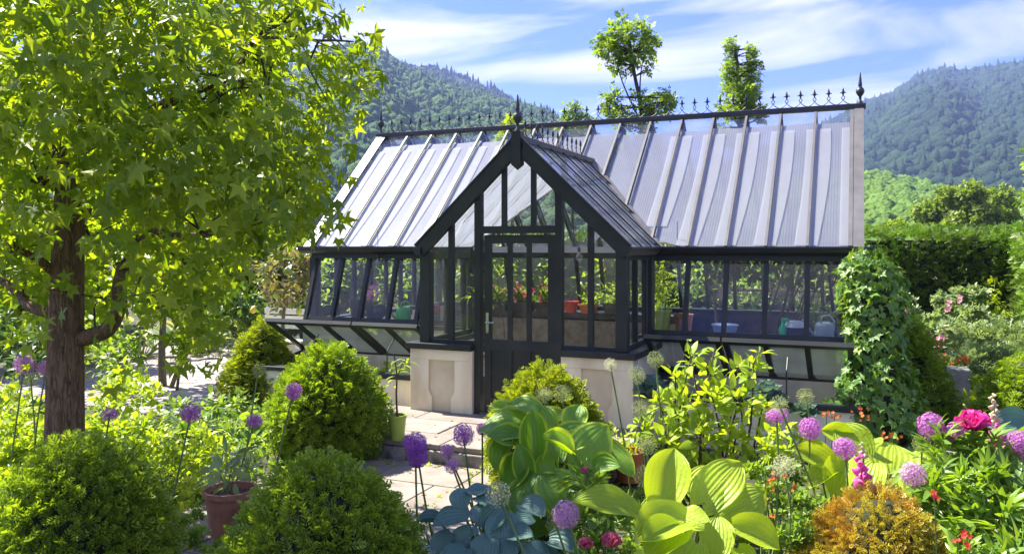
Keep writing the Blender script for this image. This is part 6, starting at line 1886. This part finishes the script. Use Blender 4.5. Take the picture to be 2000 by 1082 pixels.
# low stone edging at the rose bed and the garden wall behind the greenhouse
rw = MB().box((0.55, 11.9, GZ), (1.30, 12.2, 0.34)).build('stone_trough', M['concrete'], bevel=0.02); tag(rw, 'grey stone trough below the rose bush beside the conical yew', 'trough')
gw = MB().box((-9.2, 16.2, GZ), (-4.1, 16.45, 2.0)).build('garden_wall', M['concrete']); tag(gw, 'grey rendered garden wall seen through the porch glass behind the greenhouse', 'wall')
plant('climber', 'climbing plant on the grey wall seen through the door glass', 'climber', Vector((-6.2, 16.0, GZ)), [(-7.6 + 0.42 * k, 16.05, 0.5 + 0.75 * ((k * 7) % 5) / 4 + 0.3, 0.36) for k in range(9)], P_ovate, LM['tree'], 700, 0.12)
plant('leafy_shrub', 'dense green shrub outside the rear glazing, seen through the porch window', 'shrub', Vector((-3.0, 15.2, GZ)), [(-3.5 + 0.3 * k, 15.2 + 0.1 * (k % 3), 0.6 + 0.3 * (k % 4), 0.40) for k in range(8)], P_ovate, LM['mid'], 900, 0.12)
plant('leafy_shrub', 'yellow-green shrub behind the rear bench, seen through the porch window', 'shrub', Vector((-4.1, 14.9, GZ)), [(-4.7 + 0.25 * k, 14.9, 0.7 + 0.15 * (k % 3), 0.30) for k in range(6)], P_ovate, LM['gold'], 500, 0.09)
plant('leafy_shrub', 'bushy green shrub behind the canes, seen through the ivy-side windows', 'shrub', Vector((-1.3, 15.2, GZ)), [(-2.2 + 0.3 * k, 15.3, 0.6 + 0.32 * (k % 4), 0.42) for k in range(8)], P_ovate, LM['tree'], 900, 0.12)
plant('leafy_shrub', 'broad leafy shrub outside the rear glazing behind the leaning windows', 'shrub', Vector((-8.2, 15.2, GZ)), [(-11.4 + 0.42 * k, 15.0 + 0.2 * (k % 2), 0.6 + 0.40 * (k % 4), 0.45) for k in range(12)], P_ovate, LM['tree'], 1500, 0.13)

# ------------------------------------------------------------------ inside the greenhouse
BZ = 0.80; FZ = 0.84
def geranium(label, x, y, z, fl, wd=0.35):
    c = Vector((x, y, z))
    bx = thing('geranium_trough', label, 'geranium', c)
    MB().box((x - wd, y - 0.09, z), (x + wd, y + 0.09, z + 0.17)).build('trough', M['bench'], bx, bevel=0.01)
    T, v, k = cloud_points([(x - wd * .6 + wd * .4 * j, y, z + 0.27, 0.15) for j in range(4)], 170, 0.3)
    obj('foliage', np_mesh('foliage', [chunk(P_tuft, frames(unit(v + np.array([0, 0, .3])), rvec(170), 0.07 * rng.uniform(.7, 1.3, 170)), T)]), LM['mid'], bx, kind='stuff')
    T, v, k = cloud_points([(x - wd * .7 + wd * .47 * j, y - 0.1, z + 0.32, 0.16) for j in range(4)], fl, 0.6)
    me = P_flower.mesh('flower'); me.materials.append(FM['geranium'])
    for p in T:
        for j in range(4):
            o = bpy.data.objects.new('flower', me); COL.objects.link(o); attach(o, bx); o.location = Vector(p) + Vector((random.gauss(0, .022), random.gauss(0, .022), random.gauss(0, .022))); o.scale = (.05,) * 3; o.rotation_euler = (R(70) + random.uniform(-.6, .6), random.uniform(-.6, .6), random.uniform(-1, 1))
geranium('trough of pink geraniums behind the middle door pane', -5.35, 13.05, BZ, 16, 0.2)
geranium('trough of red geraniums behind the right-hand door pane', -4.88, 13.05, BZ, 16, 0.2)
geranium('trough of geraniums behind the door handle', -5.85, 13.05, BZ, 5, 0.22)
def item(x, y): return Vector((x, y, FZ))
pot('plastic_pot', 'tall grey plastic pot behind the leaning windows', item(-6.72, 10.1), 0.13, 0.30, M['gutter'])
pot('plastic_pot', 'dark pot holding pink flowers behind the leaning windows', item(-6.50, 10.12), 0.095, 0.27, M['gutter'])
plant('potted_plant', 'pink-flowered plant in the dark pot behind the leaning windows', 'plant', item(-6.50, 10.12) + Vector((0, 0, .24)), [(-6.50, 10.12, 1.22, 0.15)], P_tuft, FM['rose'], 60, 0.06, stem_mat=M['stem'], stem_r=0.004)
m_urn = solid('green_glaze', (0.008, 0.035, 0.030), (0.015, 0.05, 0.045), 5, rough=0.12)
root = thing('glazed_urn', 'dark green glazed urn on the bench behind the leaning windows', 'urn', item(-6.33, 10.06))
MB().lathe([(0, 0), (0.075, 0.0), (0.08, 0.015), (0.05, 0.03), (0.05, 0.045), (0.09, 0.08), (0.105, 0.13), (0.10, 0.18), (0.088, 0.205), (0.108, 0.225), (0.108, 0.24), (0.09, 0.24), (0.085, 0.21), (0, 0.2)], item(-6.33, 10.06), 24).build('urn_body', m_urn, root, smooth=True)
plant('potted_plant', 'cream-leaved plant growing in the green glazed urn', 'plant', item(-6.33, 10.06) + Vector((0, 0, .2)), [(-6.33, 10.06, 1.12, 0.09)], P_small, LM['silver'], 40, 0.05, stem_mat=M['stem'], stem_r=0.003)
def watering_can(label, c, s, m, rotz_):
    root = thing('watering_can', label, 'watering can', c)
    cs, sn = math.cos(rotz_), math.sin(rotz_)
    def W(x, y, z): return Vector((c.x + (x * cs - y * sn) * s, c.y + (x * sn + y * cs) * s, c.z + z * s))
    b = MB().lathe([(0, 0), (0.5, 0.0), (0.52, 0.05), (0.50, 0.75), (0.44, 0.9), (0.30, 0.98), (0.28, 0.95), (0, 0.9)], (0, 0, 0), 22)
    b.v = [tuple(W(p[0], p[1] * .8, p[2])) for p in b.v]; b.build('can_body', m, root, smooth=True)
    MB().tube([W(0.40, 0, 0.12), W(0.75, 0, 0.45), W(1.05, 0, 0.98)], [0.11 * s, 0.08 * s, 0.06 * s], 10).build('spout', m, root, smooth=True)
    ro = MB().tube([W(1.03, 0, 0.95), W(1.12, 0, 1.10)], [0.06 * s, 0.14 * s], 12); ro.build('rose_head', m, root, smooth=True)
    MB().tube([W(0.20, 0, 0.92), W(0.10, 0, 1.28), W(-0.25, 0, 1.35), W(-0.52, 0, 1.05), W(-0.54, 0, 0.5)], 0.055 * s, 8).build('handle', m, root, smooth=True)
m_green = solid('green_plastic', (0.03, 0.42, 0.03), (0.04, 0.50, 0.04), 5, rough=0.3)
m_zinc = solid('pale_zinc', (0.46, 0.52, 0.50), (0.56, 0.61, 0.58), 4, rough=0.35)
watering_can('bright green watering can behind the leaning windows', item(-5.97, 10.12), 0.215, m_green, R(200))
watering_can('pale grey watering can behind the window beside the ivy', item(-0.38, 10.1), 0.21, m_zinc, R(200))
m_red = solid('red_plastic', (0.45, 0.02, 0.015), (0.55, 0.04, 0.02), 5, rough=0.35)
root = thing('tool_box', 'red and green tool box on the bench beside the porch post', 'tool box', item(-5.62, 10.2))
m_dkg = solid('dark_green_plastic', (0.01, 0.12, 0.06), (0.015, 0.15, 0.08), 5, rough=0.4)
MB().box((-5.72, 10.1, FZ), (-5.48, 10.32, FZ + 0.12)).build('lower_case', m_dkg, root, bevel=0.01); MB().box((-5.72, 10.1, FZ + 0.121), (-5.48, 10.32, FZ + 0.25)).build('upper_case', m_red, root, bevel=0.01)
root = thing('red_pot', 'red glazed pot with leafy plant in the porch window', 'pot', Vector((-4.47, 13.06, BZ)))
MB().lathe([(0, 0), (0.09, 0), (0.13, 0.16), (0.14, 0.16), (0.14, 0.19), (0, 0.17)], (-4.47, 13.06, BZ), 20).build('pot_body', m_red, root)
pot('clay_pot', 'orange clay bowl with seedlings on the rear bench, seen through the porch window', Vector((-4.16, 13.05, BZ)), 0.17, 0.15, M['orange_pot'])
plant('potted_plant', 'fresh green seedlings in the orange clay bowl', 'plant', Vector((-4.16, 13.05, BZ + .13)), [(-4.16, 13.05, 1.02, 0.14)], P_ovate, LM['gold'], 50, 0.07, stem_mat=M['stem'], stem_r=0.003)
pot('plastic_pot', 'black tub with dark plants on the rear bench', Vector((-3.75, 13.08, BZ)), 0.18, 0.18, M['gutter'])
plant('potted_plant', 'dark leafy plant in the black tub on the rear bench', 'plant', Vector((-3.75, 13.08, BZ + .15)), [(-3.8, 13.08, 1.12, 0.2), (-3.6, 13.08, 1.05, 0.16)], P_lance, LM['mid'], 120, 0.13, stem_mat=M['stem'], stem_r=0.004)
c = Vector((-1.92, 12.0, 0.0))
bench('small square table carrying the lime planter', -3.0, -2.1, 11.7, 12.3, 0.62)
pot('plastic_pot', 'tall lime planter behind the porch side glass', Vector((-2.70, 12.0, 0.62)), 0.15, 0.36, M['lime_pot'])
pot('clay_pot', 'pinkish clay pot next to the lime planter', Vector((-2.38, 12.05, 0.62)), 0.14, 0.30, M['terracotta'])
plant('potted_plant', 'tall yellowing plant in the lime planter', 'plant', Vector((-2.70, 12.0, 0.93)), [(-2.70, 12.0, 1.1 + 0.15 * k, 0.16 - 0.012 * k) for k in range(6)], P_spray, LM['gold'], 150, 0.11, stem_mat=M['stem'], stem_r=0.006)
# canes leaning in a bundle
root = thing('cane_bundle', 'bundle of brown bamboo canes leaning behind the ivy-side windows', 'canes', (-1.1, 10.75, 0))
m_cane = solid('cane', (0.13, 0.09, 0.03), (0.24, 0.17, 0.06), 6, rough=0.6)
for k in range(11):
    x0 = -1.40 + 0.045 * k * random.uniform(.8, 1.2); MB().tube([(x0, 10.62 + random.uniform(-.05, .05), 0.0), (x0 + 0.55 + random.uniform(-.1, .12), 10.95, 1.95 + random.uniform(-.3, .2))], [0.013, 0.009], 6).build('cane', m_cane, root)
tag(MB().tube([(-1.62, 10.58, 0.0), (-1.72, 10.7, 1.32)], [0.02, 0.017], 7).build('garden_stake', m_cane), 'wooden stake standing upright behind the first ivy-side pane', 'stake')
# wire fence panel behind
root = thing('wire_panel', 'green timber panel with wire mesh outside the rear glazing', 'fence panel', (-1.2, 14.75, GZ))
for z in (0.35, 1.12): MB().box((-2.3, 14.72, z), (-0.2, 14.77, z + 0.05)).build('rail', M['bark2'], root)
for x in (-2.3, -1.3, -0.25): MB().box((x, 14.775, GZ), (x + 0.05, 14.82, 1.2)).build('post', M['bark2'], root)
wm = MB()
for k in range(41): wm.box((-2.28 + 0.05 * k, 14.70, 0.36), (-2.276 + 0.05 * k, 14.704, 1.16))
for k in range(16): wm.box((-2.28, 14.705, 0.37 + 0.05 * k), (-0.22, 14.709, 0.374 + 0.05 * k))
wm.build('wire_mesh', M['steel'], root, kind='stuff')
# spray bottle, dish, clay pots by the last window
root = thing('spray_bottle', 'green trigger spray bottle behind the window beside the canes', 'spray bottle', item(-0.83, 10.05))
m_mint = solid('mint_plastic', (0.05, 0.50, 0.16), (0.07, 0.58, 0.2), 5, rough=0.3)
MB().lathe([(0, 0), (0.045, 0), (0.05, 0.02), (0.05, 0.11), (0.02, 0.16), (0.018, 0.19), (0, 0.19)], item(-0.83, 10.05), 14).build('bottle', m_mint, root, smooth=True)
MB().box((-0.85, 10.03, FZ + 0.191), (-0.76, 10.07, FZ + 0.235)).build('trigger_head', m_mint, root, bevel=0.006)
root = thing('enamel_dish', 'white dish upside down on a dark crate behind the window', 'dish', item(-0.70, 10.1))
MB().box((-0.78, 10.0, FZ), (-0.54, 10.22, FZ + 0.13)).build('crate', M['bench'], root); MB().lathe([(0.12, 0.131), (0.115, 0.155), (0.09, 0.20), (0, 0.21)], item(-0.70, 10.12), 20).build('dish', M['white'], root, smooth=True)
pot('clay_pot', 'brown clay pot stack beside the pale watering can', item(-0.62, 10.3), 0.11, 0.17, M['terracotta'])
plant('potted_plant', 'leafy potted plant with a red flower behind the last window', 'plant', item(-0.45, 10.35), [(-0.5, 10.35, 1.1, 0.14), (-0.3, 10.35, 1.05, 0.14)], P_ovate, LM['tree'], 110, 0.075, stem_mat=M['stem'], stem_r=0.004)
m_tub = solid('pale_blue_plastic', (0.42, 0.52, 0.66), (0.5, 0.6, 0.72), 4, rough=0.4)
root = thing('blue_tub', 'pale blue tub behind the second ivy-side pane', 'tub', item(-1.5, 10.1)); MB().lathe([(0, 0), (0.12, 0), (0.15, 0.12), (0.16, 0.12), (0.16, 0.135), (0, 0.10)], item(-1.5, 10.1), 18).build('tub_body', m_tub, root)
# grape vine along the eaves inside
gv = thing('grapevine', 'dark-leaved grapevine trained under the roof behind the ivy-side windows', 'vine', (-0.2, 10.7, 0))
st = MB(); st.tube([(-0.25, 10.75, 0.0), (-0.28, 10.7, 0.9), (-0.35, 10.45, 1.7), (-1.0, 10.3, 1.86), (-1.9, 10.3, 1.82)], [0.025, 0.022, 0.018, 0.014, 0.008], 7); st.build('stem', M['twig'], gv, smooth=True)
n = 240
u = rng.uniform(0, 1, n); T = np.stack([-0.15 - 1.75 * u, 10.22 + rng.uniform(0, 0.35, n), 1.80 - np.abs(rng.normal(0, 0.20, n)) * (0.6 + 0.8 * fbm(u * 6, u * 0, 8, 2))], -1)
me = P_ovate.mesh('leaf'); me.materials.append(LM['vine'])
leaf_objects(gv, me, LM['vine'], frames(unit(rng.normal(0, .6, (n, 3)) + np.array([0, -.2, -.6])), unit(rng.normal(0, .5, (n, 3)) + np.array([0, -.7, .5])), 0.115 * rng.uniform(.6, 1.3, n)), T, 240, 'leaf', 'foliage', P_ovate)
plant('climber', 'leafy climber inside the porch by the corner post', 'climber', Vector((-4.5, 9.9, 0)), [(-4.5, 9.6, 1.5, .16), (-4.55, 9.5, 1.3, .13), (-4.5, 9.9, 1.65, .15), (-4.45, 10, 1.2, .12)], P_ovate, LM['tree'], 120, 0.08, stem_r=0.006)
# light bulbs on a cord
m_bulb = glass_mat('bulb_glass', (0.95, 0.96, 0.95), refl=2.5, dirt=0.25)
for lab, p in (('clear light bulb hanging behind the leaning windows', at(738, 512, 11.5)), ('clear light bulb hanging in the porch window', at(1131, 500, 9.9)), ('clear light bulb hanging behind the pane next to the porch', at(1323, 505, 10.0))):
    root = thing('light_bulb', lab, 'light bulb', p)
    MB().lathe([(0.012, 0.055), (0.016, 0.035), (0.034, 0.005), (0.040, -0.02), (0.034, -0.048), (0.016, -0.062), (0, -0.065)], p, 16).build('glass_globe', m_bulb, root, smooth=True)
    MB().lathe([(0, 0.11), (0.017, 0.10), (0.018, 0.05), (0, 0.05)], p, 12).build('lamp_socket', M['gutter'], root)
    MB().tube([p + Vector((0, 0, 0.1)), p + Vector((0, 0, 0.45))], 0.004, 5).build('cord', M['gutter'], root)

# cabbages in the cold frames
def cabbage(label, px, py, d, r):
    c = at(px, py, d); root = thing('cabbage', label, 'cabbage', Vector((c.x, c.y, c.z - r * 0.6)))
    mes = [HL[k].mesh('leaf') for k in (1, 4)]
    for m_ in mes: m_.materials.append(LM['cabbage'])
    for ring, (n, el) in enumerate(((7, 20), (6, 50), (4, 75))):
        for j in range(n):
            a = 2 * math.pi * (j + .5 * ring) / n; e = R(el)
            f = frames(np.array([[math.cos(a) * math.cos(e), math.sin(a) * math.cos(e), math.sin(e)]]), np.array([[-math.cos(a) * math.sin(e), -math.sin(a) * math.sin(e), math.cos(e)]]), np.array([r * 1.1]))[0]
            f[:, 0] *= 1.25
            o = bpy.data.objects.new('leaf', mes[j % 2]); COL.objects.link(o); o.parent = root; o.matrix_parent_inverse = Matrix.Translation(-root.location)
            o.matrix_basis = Matrix(((*f[0], c[0]), (*f[1], c[1]), (*f[2], c[2] - r * .5), (0, 0, 0, 1)))
cabbage('blue-green cabbage in the cold frame beside the porch corner', 1275, 752, 8.5, 0.20)
cabbage('blue-green cabbage in the middle of the ivy-side cold frame', 1497, 762, 8.2, 0.20)
cabbage('blue-green cabbage leaning over the coping near the ivy', 1572, 798, 8.0, 0.15)
plant('bedding_plant', 'leafy seedlings growing in the lemon-side cold frame', 'plant', Vector((-5.4, 9.2, 0.14)), [(-5.2, 9.15, 0.28, .14), (-5.6, 9.2, 0.28, .14), (-6.2, 9.2, .26, .13), (-5.05, 9.0, .3, .12)], P_ovate, LM['apple'], 140, 0.11, stem_mat=M['stem'], stem_r=0.004)

# ------------------------------------------------------------------ the valley air
hz = MB().box((-2300, -300, GZ - 1.0), (1900, 2700, 470))
hme = hz.mesh('haze')
hm, ht, ho = newmat('valley_haze')
pv = ht.nodes.new('ShaderNodeVolumePrincipled')
pv.inputs['Color'].default_value = (0.40, 0.54, 1.0, 1)
pv.inputs['Density'].default_value = 0.00021
pv.inputs['Anisotropy'].default_value = 0.2
ht.links.new(pv.outputs[0], ho.inputs['Volume'])
obj('haze', hme, hm, kind='stuff')
